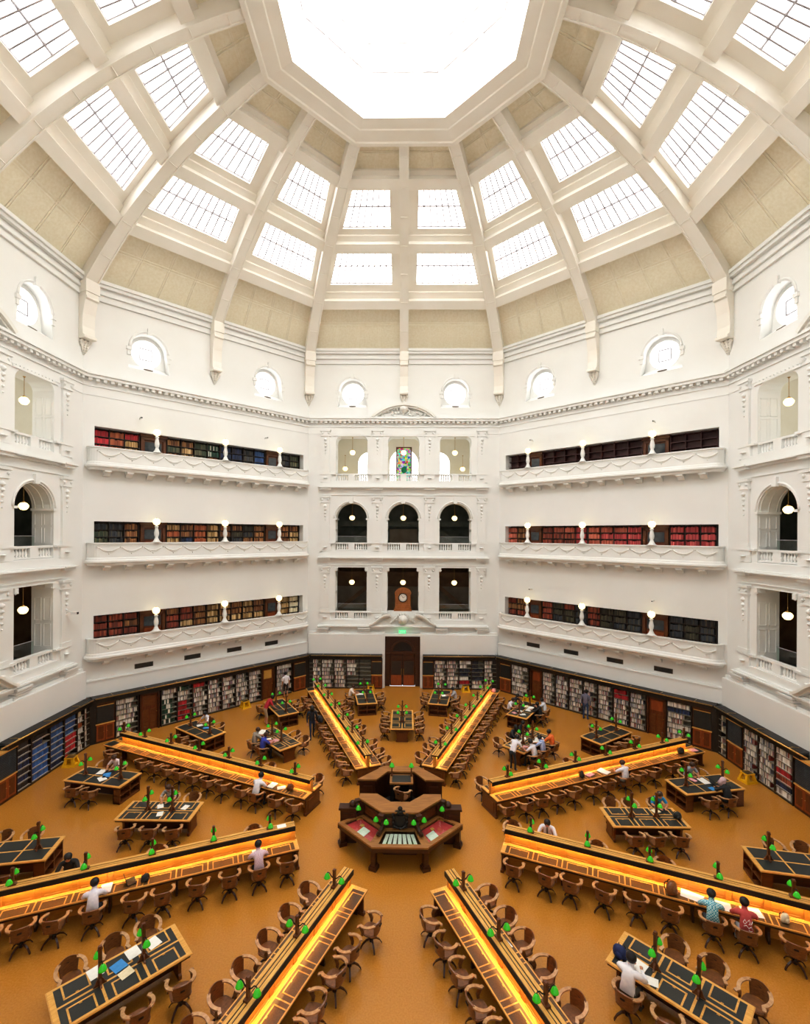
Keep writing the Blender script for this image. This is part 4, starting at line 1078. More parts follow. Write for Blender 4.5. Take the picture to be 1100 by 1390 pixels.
# ------------------------------------------------------------------ long desks
SP = {'NL': (247.5, 'bottom-left long desk'), 'NR': (292.5, 'bottom-right long desk'), 'LF': (202.5, 'front-left long desk'), 'RF': (337.5, 'front-right long desk'),
      'LB': (157.5, 'middle-left long desk'), 'RB': (22.5, 'middle-right long desk'), 'FL': (112.5, 'back-left long desk'), 'FR': (67.5, 'back-right long desk')}
R0, R1, PIT = 4.0, 15.4, .92
def long_desk():
    r = empty('long_reading_desk'); L = R1 - R0; n = 12
    # local: +X outward from the centre, origin at r = R0 on the floor
    b = MB(); b.box(.06, L, -.05, .05, 0, 1.22)
    for k in range(n + 1):
        x = .06 + k * PIT
        if x > L: x = L - .02
        b.box(x - .07, x + .07, -.075, .075, .76, 1.22)
    d = b.build('divider', M['panelw'], r)
    for sy in (-1, 1):
        b = MB()
        for k in range(n):
            x0 = .06 + k * PIT + .1; x1 = min(x0 + PIT - .2, L - .1)
            y0, y1 = sorted((sy * .05, sy * .066)); b.box(x0, x1, y0, y1, .86, 1.16); b.box(x0 + .05, x1 - .05, *sorted((sy * .066, sy * .075)), .8, .83, 1)
        b.build('panelling', [M['panelw'], M['honey']], d)
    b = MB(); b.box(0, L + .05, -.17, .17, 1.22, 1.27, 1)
    for sy in (-1, 1): b.box(0, L + .05, *sorted((sy * .14, sy * .17)), 1.12, 1.22, 1)  # shade of the vertical fascia put into its colour as black
    for y0, y1 in ((-.15, -.06), (.06, .15)): b.box(.01, L + .04, y0, y1, 1.27, 1.285, 0)
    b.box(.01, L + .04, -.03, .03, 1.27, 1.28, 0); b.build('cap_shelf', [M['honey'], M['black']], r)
    for sy in (-1, 1):
        b = MB(); b.box(.1, L - .02, *sorted((sy * .1, sy * .125)), 1.185, 1.205); b.build('lamp_tube', M['strip'], r)
        b = MB(); y0, y1 = sorted((sy * .05, sy * .62)); b.prism([(-.06, y0), (L + .65, y0), (L + .65, y1), (-.06, y1)] if sy > 0 else [(-.06, y0), (L + .65, y0), (L + .65, y1), (-.06, y1)], .72, .76)
        b.box(-.05, L + .6, *sorted((sy * .12, sy * .58)), .64, .72, 1); t = b.build('desktop', [M['honey'], M['dark']], r)
        b = MB(); b.box(-.02, L, *sorted((sy * .08, sy * .11)), .76, .768); b.box(-.02, L, *sorted((sy * .135, sy * .15)), .76, .768); t2 = b.build('back_rail', M['honey'], t)
        g = MB(); a0, a1 = .19, .585
        g.box(.02, PIT - .02, *sorted((sy * a0, sy * a1)), .76, .764, 0)
        for xa, xb, ya, yb in ((.14, .17, .25, a1), (PIT - .17, PIT - .14, .25, a1), (.14, PIT - .14, .25, .28)): g.box(xa, xb, *sorted((sy * ya, sy * yb)), .764, .769, 1)
        g.box(PIT / 2 - .03, PIT / 2 + .03, *sorted((sy * .285, sy * .3)), .764, .772, 1)
        first = None
        for k in range(n):
            if first is None: first = q = g.build('writing_pad', [M['leather2'], M['honey']], r)
            else: q = first.copy(); COL.objects.link(q)
            q.location = (.06 + k * PIT, 0, 0)
        b = MB(); b.box(L + .06, L + .6, *sorted((sy * .1, sy * a1)), .76, .765); b.build('end_pad', M['leather'], r)
        first = None
        for k in range(0, n + 1, 2):
            b = MB(); y0, y1 = .05, .5
            P = [(sy * .05, 0), (sy * .34, 0), (sy * .34, .1), (sy * .28, .3), (sy * .34, .5), (sy * .55, .66), (sy * .55, .72), (sy * .05, .72)]
            b.prism_x(P if sy > 0 else P[::-1], -.03, .03)
            if first is None: first = q = b.build('support_panel', M['dark'], r)
            else: q = first.copy(); COL.objects.link(q)
            q.location = (min(max(.05 + k * PIT, .03), L + .3), 0, 0)
    for x in (-.05, L + .57):
        b = MB(); b.box(x, x + .06, -.5, .5, .0, .66); b.box(x - .015, x + .075, -.35, .35, .12, .55); b.box(x - .03, x + .09, -.54, .54, 0, .09); b.build('end_panel', M['wood'], r)
    return r
DESK = None
def spoke_pt(k, r, w):
    a = math.radians(SP[k][0]); return (CEN[0] + r * math.cos(a) - w * math.sin(a), CEN[1] + r * math.sin(a) + w * math.cos(a))
NPOST = {'NL': 4, 'NR': 4, 'LF': 6, 'RF': 6}
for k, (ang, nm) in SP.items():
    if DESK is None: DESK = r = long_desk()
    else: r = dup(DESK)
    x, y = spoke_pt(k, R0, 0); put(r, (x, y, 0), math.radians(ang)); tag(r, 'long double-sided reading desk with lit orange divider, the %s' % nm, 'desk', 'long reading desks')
    for i in range(NPOST.get(k, 7)):
        x, y = spoke_pt(k, 4.85 + 1.8 * i if i < 6 else 15.35, 0); lamp('spoke', x, y, math.radians(ang), 1.285, 'green-shaded twin lamp, %s from the centre, on the %s' % (ORD[i], nm))
SEATS = {('LB', 1): [15.0, 12.83, 12.0, 11.16, 10.42, 9.62, 8.75, 7.92, 6.88, 6.13, 5.12, 4.25], ('RB', -1): [4.22, 5.08, 5.83, 6.66, 7.52, 8.55, 9.39, 10.4, 11.24, 12.15, 13.33, 14.51],
         ('LF', 1): [12.3, 11.54, 10.79, 9.88, 8.84, 8.07, 7.11, 6.18, 5.29, 4.4], ('RF', -1): [4.44, 5.47, 6.2, 7.15, 8.03, 8.9, 9.95, 10.73, 11.8, 12.6],
         ('NL', 1): [4.86, 5.77, 6.51, 7.43, 8.2, 9.1], ('NL', -1): [4.63, 5.57, 6.5, 7.42, 8.15, 9.0], ('NR', -1): [4.72, 5.61, 6.46, 7.3, 8.1, 9.0], ('NR', 1): [4.6, 5.53, 6.31, 7.19, 8.18, 9.1],
         ('FL', 1): [4.3 + .9 * i for i in range(12)], ('FL', -1): [4.4, 5.3, 6.4, 8.3, 9.2, 10.6, 11.5, 12.6], ('FR', -1): [4.2 + .92 * i for i in range(12)], ('FR', 1): [4.85, 5.9, 6.74, 8.53, 9.4, 10.4, 11.9],
         ('LB', -1): [4.4, 7.0, 9.7, 12.3], ('RB', 1): [4.22, 7.0, 9.0], ('LF', -1): [5.31, 8.4], ('RF', 1): [4.06, 6.96, 8.97]}
PERS = {('LB', 1): {6.13: 0}, ('RB', -1): {10.4: 0}, ('LF', 1): {9.88: 0, 5.29: 0}, ('RF', -1): {9.95: 0, 10.73: 0}}
SIDE = {('LB', 1): 'near', ('RB', -1): 'near', ('LF', 1): 'near', ('RF', -1): 'near', ('LB', -1): 'far', ('RB', 1): 'far', ('LF', -1): 'far', ('RF', 1): 'far',
        ('NL', 1): 'aisle', ('NL', -1): 'outer', ('NR', -1): 'aisle', ('NR', 1): 'outer', ('FL', 1): 'outer', ('FL', -1): 'aisle', ('FR', -1): 'outer', ('FR', 1): 'aisle'}
for (k, w), rs in SEATS.items():
    rs = sorted(rs); a = math.radians(SP[k][0])
    for i, rr in enumerate(rs):
        off = {'NL': 1.02, 'NR': .98}.get(k, .98)
        if (k, w) == ('NL', 1) and i == 0: off = 1.2
        x, y = spoke_pt(k, rr, w * off); f = a + (-PI / 2 if w > 0 else PI / 2)
        occ = any(abs(rr - q) < .02 for q in PERS.get((k, w), {}))
        chair(x, y, f, '%sswivel armchair, %s from the centre, %s side of the %s' % ('occupied ' if occ else '', ORD[i], SIDE[(k, w)], SP[k][1]), 'swivel chairs at the long desks', 0 if occ else .28)

# ------------------------------------------------------------------ six-seat tables
def table(inner):
    r = empty('reading_table'); L, W_ = 1.42, .63
    b = MB(); b.box(-L, L, -W_, W_, .72, .77); b.box(-L + .03, L - .03, -W_ + .03, W_ - .03, .66, .72, 1); b.box(-L - .015, L + .015, -W_ - .015, W_ + .015, .735, .755); b.build('table_top', [M['honey'], M['dark']], r)
    cw = 2 * (L - .09) / 3
    g = MB(); x0, x1, y0, y1 = .03, cw - .03, .03, W_ - .07
    g.box(x0, x1, y0, y1, .77, .774, 0)
    if inner:
        for q in ((x0 + .14, x0 + .18, y0 + .12, y1), (x1 - .18, x1 - .14, y0 + .12, y1), (x0 + .14, x1 - .14, y0 + .1, y0 + .14)): g.box(*q, .774, .779, 1)
        g.box((x0 + x1) / 2 - .03, (x0 + x1) / 2 + .03, y0 + .15, y0 + .17, .774, .78, 1)
    first = None
    for k in range(3):
        for rot in (0, 1):
            if first is None: first = q = g.build('writing_pad', [M['leather'], M['honey']], r)
            else: q = first.copy(); COL.objects.link(q)
            q.location = (-L + .09 + cw * (k + rot) if rot == 0 else -L + .09 + cw * (k + 1), 0, 0); q.rotation_euler = (0, 0, PI * rot)
    if inner:
        for sx in (-1, 1):
            b = MB(); P = [(-.34, 0), (.34, 0), (.34, .1), (.3, .14), (.3, .4), (.36, .56), (.5, .66), (-.5, .66), (-.36, .56), (-.3, .4), (-.3, .14), (-.34, .1)]
            b.prism_x(P, *sorted((sx * 1.2, sx * 1.28))); b.box(*sorted((sx * 1.28, sx * 1.3)), -.24, .24, .18, .52); b.build('end_panel', M['wood'], r)
        box_obj('stretcher', M['dark'], (-1.2, 1.2, -.04, .04, .1, .66), r)
    else:
        for sx in (-1, 1):
            b = MB(); xa, xb = sorted((sx * 1.05, sx * 1.38)); xi = sx * 1.07
            for y in (-.58, -.02, .54): b.box(xa, xb, y, y + .04, 0, .66)
            b.box(xa, xb, -.58, .58, 0, .08); b.box(xa, xb, -.58, .58, .62, .66); b.box(*sorted((sx * 1.05, sx * 1.08)), -.58, .58, 0, .66); b.box(xa, xb, -.58, .58, .34, .37)
            b.build('end_bookshelf', M['wood'], r)
        box_obj('centre_panel', M['dark'], (-1.05, 1.05, -.03, .03, .05, .66), r)
    return r
TB = {}
TN = {'T1': (225, 9.45, 1, 'table in the lower left corner'), 'T2': (315, 9.45, 1, 'table in the lower right corner'), 'T3': (180, 9.25, 1, 'table in the left middle bay'), 'T4': (169.3, 13.3, 0, 'table near the left yellow stool'),
      'T5': (190.7, 13.3, 0, 'table cut by the left edge'), 'T6': (145.7, 13.3, 0, 'table by the far-left wall green books'), 'T7': (135, 9.25, 1, 'table where the blue-topped reader sits'), 'T8': (124.3, 13.3, 0, 'table beside the red-shirted standing man'),
      'T9': (100.7, 13.3, 0, 'table left of the dark door'), 'T10': (79.3, 13.3, 0, 'table right of the dark door'), 'T11': (90, 9.25, 1, 'table on the centre axis'), 'T12': (55.7, 13.3, 0, 'table with students by the far-right wall'),
      'T13': (45, 9.25, 1, 'table with the standing white-shirted student'), 'T14': (34.3, 13.3, 0, 'empty table by the far-right wall'), 'T15': (10.7, 13.3, 0, 'table near the right wall'), 'T16': (0, 9.25, 1, 'table in the right middle bay'), 'T17': (-10.7, 13.3, 0, 'table cut by the right edge')}
TC = {'T1': [(.87, -1.05), (-.08, -1.08), (-.89, -1.1), (-.04, 1.15), (-.96, 1.15)], 'T2': [(-.35, 1.15), (.5, 1.2), (1.35, 1.12), (-.76, -1.0, 'P'), (.1, -1.0)], 'T3': [(.75, 1.02), (-.12, 1.02), (-.98, 1.02), (-.8, -1.0), (.05, -1.0, 'P')],
      'T4': [(.55, .98), (-.24, .98), (.95, -1.1), (.1, -1.05, 'P')], 'T5': [(-.2, -1.0), (.75, -1.), (-.5, 1.1)], 'T6': [(-.62, 1.02), (.15, 1.02), (-.25, -1.0), (.72, -1.0, 'P')], 'T7': [(-.09, -1.05), (-1.0, -1.0), (-.3, 1.05, 'P'), (.55, 1.05, 'P')],
      'T8': [(.85, .98), (.5, -1.1), (-.3, -1.1)], 'T9': [(.56, 1.0, 'P'), (-.3, 1.02), (.3, -1.0), (-.6, -1.0)], 'T10': [(.4, .98), (-.5, .98), (.25, -1.02, 'P'), (-.6, -1.02)],
      'T11': [(.9, .98), (0, .98), (-.92, .98), (.9, -.98), (0, -.98), (-.92, -.98)], 'T12': [(-.15, 1.0, 'P'), (.0, -1.0, 'P'), (.8, -1.0, 'P'), (.72, 1.05, 'P')], 'T13': [(-1.0, 1.1), (-1.0, -1.0, 'P'), (-.2, -1.02, 'P'), (.75, -1.02, 'P'), (.8, 1.0, 'P'), (0.0, 1.0, 'P')],
      'T14': [(-.72, -.98), (.12, -1.0), (.92, -1.02), (.4, .98)], 'T15': [(-.62, -1.0), (.22, -1.0, 'P'), (.0, 1.05, 'P'), (.7, 1.0)], 'T16': [(-.81, -1.02), (-.05, -1.02), (.8, -1.02), (-.8, 1.0), (-.05, 1.0), (.95, 1.0, 'P')], 'T17': [(-.26, .98), (.62, .98)]}
def side_word(a, w):
    nx, ny = -math.sin(a) * w, math.cos(a) * w
    if abs(ny) > .4: return 'near' if ny < 0 else 'far'
    return 'left' if nx < 0 else 'right'
def tpt(k, u, w):
    a, r, _, _ = TN[k]; a = math.radians(a); return (CEN[0] + (r + u) * math.cos(a) - w * math.sin(a), CEN[1] + (r + u) * math.sin(a) + w * math.cos(a))
for k, (ang, rr, inner, nm) in TN.items():
    if inner not in TB: TB[inner] = r = table(inner)
    else: r = dup(TB[inner])
    put(r, (*tpt(k, 0, 0), 0), math.radians(ang)); tag(r, 'six-seat reading table with black pads, the %s' % nm, 'table', 'reading tables')
    d = .47 if inner else .9
    for i, u in enumerate((-d, d)):
        x, y = tpt(k, u, 0); lamp('table', x, y, math.radians(ang), .775, 'green-shaded twin lamp on the %s of the %s' % (('inner end', 'outer end')[i], nm))
    cnt = {1: 0, -1: 0}
    for q in sorted(TC[k], key=lambda q: q[0]):
        w = 1 if q[1] > 0 else -1; x, y = tpt(k, q[0], q[1]); f = math.radians(ang) + (-PI / 2 if w > 0 else PI / 2)
        chair(x, y, f, 'swivel armchair, %s from centre, %s side of the %s' % (ORD[cnt[w]], side_word(math.radians(ang), w), nm), 'swivel chairs at the tables', 0 if len(q) > 2 else .35); cnt[w] += 1

# ------------------------------------------------------------------ central octagonal desk
DX, DY = CEN[0], 0.0
def V8(r, a): a = math.radians(a); return (r * math.cos(a), r * math.sin(a))
AF = (-157.5, -112.5, -67.5, -22.5)
cd_ = empty('central_desk', (DX, DY, 0))
def quad_prism(b, q, z0, z1, mi=0): b.hexa([(p[0], p[1], z0) for p in q] + [(p[0], p[1], z1) for p in q], mi)
def arc_front(r): return [(-r * math.cos(PI / 8), -.33)] + [V8(r, a) for a in AF] + [(r * math.cos(PI / 8), -.33)]
def ring_part(b, out, inn, z0, z1, mi=0):
    for i in range(len(out) - 1): quad_prism(b, [out[i], out[i + 1], inn[i + 1], inn[i]], z0, z1, mi)
b = MB(); ring_part(b, arc_front(1.5), arc_front(1.3), 0, 1.5); ring_part(b, arc_front(1.54), arc_front(1.45), 1.38, 1.5); ring_part(b, arc_front(1.54), arc_front(1.45), .95, 1.03); b.build('front_body', M['dark'], cd_)
b = MB(); ring_part(b, arc_front(1.66), arc_front(.93), 1.54, 1.6); ring_part(b, arc_front(1.6), arc_front(.98), 1.48, 1.54, 1); b.build('front_counter', [M['counter'], M['dark']], cd_)
BO = [(-1.76, .7), (-.73, 1.82), (.73, 1.82), (1.76, .7)]; BI = [(-.98, .7), (-.55, 1.36), (.55, 1.36), (.98, .7)]
BO2 = [(-1.66, .74), (-.68, 1.74), (.68, 1.74), (1.66, .74)]; BI2 = [(-1.04, .74), (-.6, 1.42), (.6, 1.42), (1.04, .74)]
b = MB(); ring_part(b, BO2, BI2, 0, 1.5)
for sx in (-1, 1): b.box(*sorted((sx * 1.15, sx * 1.5)), .71, .74, 1.0, 1.32); b.box(*sorted((sx * 1.15, sx * 1.5)), .71, .74, .2, .85)
b.build('back_body', M['dark'], cd_)
b = MB(); ring_part(b, BO, BI, 1.54, 1.6); ring_part(b, [(x * .97, y * .98) for x, y in BO], BI, 1.48, 1.54, 1); b.build('back_counter', [M['counter'], M['dark']], cd_)
b = MB(); b.prism([V8(1.28, 22.5 + 45 * i) for i in range(8)], 0, .68); b.build('dais', M['black'], cd_)
# raised panels on the front
b = MB()
for am in (-135, -90, -45):
    t = math.radians(am); n = Vector((math.cos(t), math.sin(t))); tg = Vector((-n.y, n.x)); ap = 1.5 * math.cos(PI / 8)
    R3 = Matrix(((tg.x, n.x, 0), (tg.y, n.y, 0), (0, 0, 1)))
    for s_, w_ in ((-.26, .4), (.26, .4)) if am == -90 else ((0, .86),):
        c = n * (ap + .01) + tg * s_; b.obox((c.x, c.y, 1.2), (w_, .03, .28), R3)
        c = n * (ap + .02) + tg * s_; b.obox((c.x, c.y, 1.2), (w_ - .12, .03, .16), R3)
b.build('front_panel', M['wood'], cd_)
# display cases
def case_side(i):
    a0, a1 = AF[i], AF[i + 1]; o0, o1, i1, i0 = [Vector(V8(r, a)) for r, a in ((2.48, a0), (2.48, a1), (1.52, a1), (1.52, a0))]
    def Q(s, t, dz=0): p = (o0 + (o1 - o0) * s) * (1 - t) + (i0 + (i1 - i0) * s) * t; return (p.x, p.y, .86 + .12 * t + dz)
    root = None; b = MB()
    for s0, s1, t0, t1 in ((0, 1, 0, .16), (0, 1, .86, 1), (0, .09, .16, .86), (.91, 1, .16, .86)):
        b.hexa([Q(s0, t0, -.06), Q(s1, t0, -.06), Q(s1, t1, -.06), Q(s0, t1, -.06), Q(s0, t0), Q(s1, t0), Q(s1, t1), Q(s0, t1)])
    b.hexa([(*Q(0, 0)[:2], .66), (*Q(1, 0)[:2], .66), (*Q(1, .06)[:2], .66), (*Q(0, .06)[:2], .66), Q(0, .0, -.06), Q(1, .0, -.06), Q(1, .06, -.06), Q(0, .06, -.06)], 1)
    b.hexa([(*Q(0, .06)[:2], .66), (*Q(1, .06)[:2], .66), (*Q(1, 1)[:2], .66), (*Q(0, 1)[:2], .66), (*Q(0, .06)[:2], .7), (*Q(1, .06)[:2], .7), (*Q(1, 1)[:2], .7), (*Q(0, 1)[:2], .7)], 1)
    c = b.build('display_case', [M['counter'], M['dark']], cd_)
    b = MB(); b.hexa([Q(.08, .15, -.14), Q(.92, .15, -.14), Q(.92, .87, -.14), Q(.08, .87, -.14), Q(.08, .15, -.11), Q(.92, .15, -.11), Q(.92, .87, -.11), Q(.08, .87, -.11)]); b.build('lining', M['dark'] if i == 1 else M['red'], c)
    b = MB(); b.hexa([Q(.09, .16, -.03), Q(.91, .16, -.03), Q(.91, .86, -.03), Q(.09, .86, -.03), Q(.09, .16, -.022), Q(.91, .16, -.022), Q(.91, .86, -.022), Q(.09, .86, -.022)]); b.build('glass_top', M['cglass'], c)
    return Q
QS = [case_side(i) for i in range(3)]
for a in AF:
    t = math.radians(a); R3 = Matrix.Rotation(t, 3, 'Z'); x, y = V8(2.3, a)
    b = MB(); b.obox((x, y, .42), (.17, .17, .6), R3); b.obox((x, y, .69), (.26, .26, .1), R3); b.obox((x, y, .06), (.28, .28, .12), R3); b.obox((x, y, .15), (.22, .22, .06), R3); b.build('leg', M['dark'], cd_)
    # scroll console
    P = [(1.5, 1.46), (1.62, 1.46), (1.66, 1.36), (1.6, 1.24), (1.66, 1.1), (1.82, 1.04), (1.95, 1.06), (2.02, 1.0), (1.98, .93), (1.5, .95)]
    b = MB(); n = len(P); vs = []
    for e in (-.06, .06):
        for r, z in P: vs.append((r * math.cos(t) - e * math.sin(t), r * math.sin(t) + e * math.cos(t), z))
    b.add(vs, [tuple(range(n)), tuple(range(2 * n - 1, n - 1, -1))] + [(i, (i + 1) % n, n + (i + 1) % n, n + i) for i in range(n)])
    x, y = V8(1.68, a); b.obox((x, y, 1.5), (.26, .2, .1), R3); x, y = V8(1.97, a); b.lathe([(0, -.08), (.08, 0), (0, .08)], 8, (x, y, 1.02)); b.build('scroll_console', M['dark'], cd_)
    for s_ in ((-1, 1) if a in (-112.5, -67.5) else ((1,) if a == -157.5 else (-1,))):
        x0, y0 = V8(1.75, a); nx, ny = -math.sin(t) * s_, math.cos(t) * s_
        p = [(x0, y0, 1.46), (x0 + nx * .1, y0 + ny * .1, 1.5), (x0 + nx * .2, y0 + ny * .2, 1.47)]
        b = MB(); b.tube(p, .013, 6); ar = b.build('lamp_arm', M['iron'], cd_)
        q = SH[0].copy(); COL.objects.link(q); q.parent = ar; q.location = (p[-1][0], p[-1][1], 1.3); q.scale = (1.05, 1.05, 1.05)
for sx in (-1, 1):   # end pedestals of the case ring
    b = MB(); b.box(*sorted((sx * 1.62, sx * 2.22)), -.78, -.5, 0, 1.22); b.box(*sorted((sx * 1.58, sx * 2.28)), -.82, -.46, 1.22, 1.3); b.box(*sorted((sx * 1.72, sx * 2.12)), -.8, -.78, .35, 1.1)
    b.lathe([(.0, 0), (.12, .0), (.14, .08), (.08, .16), (0, .2)], 8, (sx * 1.78, -.6, 1.3)); b.build('end_pedestal', M['dark'], cd_)
# carved crest on the front
b = MB(); yb = -1.5 * math.cos(PI / 8) - .04
b.add([(x, yb - d, z) for d in (0, .08) for x, z in ((-.26, 1.02), (.26, 1.02), (.3, 1.5), (.16, 1.62), (-.16, 1.62), (-.3, 1.5))], [tuple(range(6)), tuple(range(11, 5, -1))] + [(i, (i + 1) % 6, 6 + (i + 1) % 6, 6 + i) for i in range(6)])
sh = [(-.15, 1.48), (.15, 1.48), (.16, 1.3), (.1, 1.17), (0, 1.1), (-.1, 1.17), (-.16, 1.3)]
b.add([(x, yb - d, z) for d in (.08, .13) for x, z in sh], [tuple(range(7)), tuple(range(13, 6, -1))] + [(i, (i + 1) % 7, 7 + (i + 1) % 7, 7 + i) for i in range(7)])
for x, z, r in ((0, 1.72, .09), (0, 1.6, .11), (-.24, 1.52, .07), (.24, 1.52, .07), (-.22, 1.38, .06), (.22, 1.38, .06), (-.24, 1.24, .06), (.24, 1.24, .06), (-.2, 1.1, .07), (.2, 1.1, .07), (-.1, 1.05, .06), (.1, 1.05, .06), (0, 1.03, .06)): b.lathe([(0, -r), (r * .8, -r * .5), (r, 0), (r * .8, r * .5), (0, r)], 8, (x, yb - .08, z))
b.tube([(-.22, yb - .14, 1.16), (-.1, yb - .16, 1.08), (.1, yb - .16, 1.08), (.22, yb - .14, 1.16)], .025, 6); b.tube([(-.12, yb - .14, 1.56), (0, yb - .17, 1.64), (.12, yb - .14, 1.56)], .02, 6)
b.build('carved_crest', M['black'], cd_)
tag(cd_, 'large dark octagonal enquiry desk with red lined display cases in the room centre', 'desk')
# attendant table inside
r = empty('attendant_table', (DX + .03, DY + .6, 0)); b = MB(); b.box(-.47, .47, .02, .72, 1.44, 1.5); b.build('table_top', M['counter'], r)
box_obj('leather_pad', M['leather'], (-.38, .38, .1, .64, 1.5, 1.505), r); b = MB(); b.box(-.44, -.3, .06, .7, .685, 1.44); b.box(.3, .44, .06, .7, .685, 1.44); b.box(-.3, .3, .62, .7, .685, 1.44); b.build('table_body', M['black'], r)
for sx in (-1, 1):
    b = MB(); b.lathe([(.06, 1.5), (.05, 1.54), (.025, 1.6), (.025, 1.86), (.04, 1.9)], 8, (sx * .4, .6, 0)); po = b.build('lamp_post', M['wood'], r); q = SH[0].copy(); COL.objects.link(q); q.parent = po; q.location = (sx * .4, .6, 1.88); q.scale = (1.15, 1.15, 1.15)
tag(r, 'attendant table with dark leather top and two green lamps inside the central desk', 'table')
chair(DX + .05, DY + .3, math.radians(60), 'swivel armchair inside the well of the central octagonal desk', 'chair inside central desk', z=.682)
r = empty('catalogue_stand', (DX - .0, DY + 2.75, 0)); b = MB()
for sx in (-1, 1): b.box(*sorted((sx * .52, sx * .58)), -.05, .05, 0, 1.12); b.box(*sorted((sx * .5, sx * .6)), -.25, .25, 0, .06)
b.box(-.52, .52, -.04, .04, .72, .78); b.box(-.52, .52, -.04, .04, 1.06, 1.12); b.build('frame', M['wood'], r)
b = MB(); b.obox((0, 0, .92), (.86, .02, .24), Matrix.Rotation(-.2, 3, 'X')); b.build('display_sheet', M['paper2'], r); tag(r, 'wooden stand holding a pale sheet behind the central desk', 'stand')
def casebook(i, s_, t_, w_, h_, m, label, name='display_book'):
    Q = QS[i]; c = Vector(Q(s_, t_, -.1)); ex = (Vector(Q(s_ + .1, t_, -.1)) - c).normalized(); ey = (Vector(Q(s_, t_ + .1, -.1)) - c).normalized(); ez = ex.cross(ey)
    b = MB(); b.hexa([tuple(ex * x * w_ / 2 + ey * y * h_ / 2 + ez * z) for z in (0, .02) for x, y in ((-1, -1), (1, -1), (1, 1), (-1, 1))]); o = b.build(name, m); o.location = (DX + c.x, DY + c.y, c.z + .004); tag(o, label, 'book' if 'book' in name else 'paper', 'display items in the cases')
casebook(0, .55, .42, .36, .34, M['paper'], 'open white book on red lining in the left display case'); casebook(0, .36, .62, .14, .12, M['honey'], 'small golden item on red lining in the left display case', 'display_card')
casebook(2, .3, .4, .4, .32, M['paper'], 'open white book on red lining in the right display case'); casebook(2, .45, .66, .14, .12, M['honey'], 'small golden item on red lining in the right display case', 'display_card')
for k in range(7): casebook(1, .18 + .107 * k, .5, .12, .5, M['paper'], 'white sheet in the centre display case, %s from the left' % ORD[k], 'display_sheet')

# ------------------------------------------------------------------ loose things
def on_spoke(k, r, w): return (*spoke_pt(k, r, w), .775)
def on_table(k, u, w): return (*tpt(k, u, w), .784)
def angs(k): return math.radians(SP[k][0] if k in SP else TN[k][0])
def sheet(p, rz, w_, h_, m, label, name='sheet_of_paper', t=.004, cat='paper'):
    b = MB(); b.box(-w_ / 2, w_ / 2, -h_ / 2, h_ / 2, 0, t); o = b.build(name, m); put(o, p, rz); tag(o, label, cat); return o
def openbook(p, rz, label, s_=1.):
    r = empty('open_book'); b = MB()
    for sx in (-1, 1): b.hexa([(0, -.15, .0), (sx * .2, -.15, 0), (sx * .2, .15, 0), (0, .15, 0), (0, -.15, .012), (sx * .2, -.15, .03), (sx * .2, .15, .03), (0, .15, .012)])
    b.build('pages', M['paper'], r); b = MB(); b.box(-.205, .205, -.155, .155, -.003, 0); b.build('cover', M['navy'], r); put(r, (p[0], p[1], p[2] + .007), rz); r.scale = (s_, s_, s_); tag(r, label, 'book')
def laptop(p, rz, label, m='board'):
    r = empty('laptop'); b = MB(); b.box(-.17, .17, -.12, .12, 0, .018); b.build('keyboard_base', M[m], r)
    b = MB(); b.obox((0, .15, .12), (.34, .012, .23), Matrix.Rotation(-.25, 3, 'X')); s_ = b.build('screen', M['board'], r); b = MB(); b.obox((0, .143, .12), (.3, .006, .19), Matrix.Rotation(-.25, 3, 'X')); b.build('display', M['dglass'], s_); put(r, p, rz); tag(r, label, 'laptop')
def bag(p, rz, m, label, s_=1., name='bag'):
    r = empty(name); b = MB(); prof = [(.13, 0), (.19, .03), (.21, .12), (.19, .24), (.14, .32), (.05, .36), (0, .365)]; b.lathe(prof, 12); o = b.build('body', m, r); o.scale = (1.1, .65, 1)
    b = MB(); b.lathe([(.05, 0), (.1, .02), (.11, .1), (.06, .17), (0, .18)], 10); q = b.build('front_pocket', m, r); q.location = (0, -.12, .03); q.scale = (1.1, .5, 1)
    for sx in (-1, 1): b = MB(); b.tube([(sx * .08, .1, .34), (sx * .1, .17, .26), (sx * .1, .17, .1), (sx * .09, .1, .04)], .015, 6); b.build('strap', M['board'], r)
    put(r, p, rz); r.scale = (s_, s_, s_); tag(r, label, 'bag')
a1 = angs('T1')
for u, w, da, m, lb in ((-.8, -.36, .2, 'paper', 'white sheet at the inner end of the lower left table'), (-.34, -.4, .1, 'paper', 'white sheet beside the inner lamp of the lower left table'), (.02, -.2, .25, 'blue', 'bright blue folder on the lower left table'),
                        (-.05, .08, .2, 'paper2', 'cream sheet below the blue folder on the lower left table'), (.48, -.43, .1, 'paper', 'white papers by the outer lamp of the lower left table')):
    sheet(on_table('T1', u, w), a1 + da, .3, .36 if m != 'paper2' else .3, M[m], lb)
a2 = angs('T2')
sheet(on_table('T2', -.82, -.2), a2 - .1, .42, .34, M['paper'], 'large white sheet before the white-shirted man, lower right table'); sheet(on_table('T2', -.42, -.42), a2 + .3, .3, .24, M['paper'], 'white pad near the inner lamp of the lower right table')
bag(on_table('T2', -1.2, -.28), a2, M['navy'], 'navy blue bag on the end of the lower right table', .8)
for i, (u, w, da, m) in enumerate(((-.12, .25, .3, 'paper'), (-.88, -.2, -.2, 'paper'), (.12, -.25, .5, 'paper'))): sheet(on_table('T3', u, w), PI / 2 + da, .3, .22, M[m], 'white paper by the lamps of the left middle table, %s one from the room centre' % ORD[(1, 0, 2)[i]])
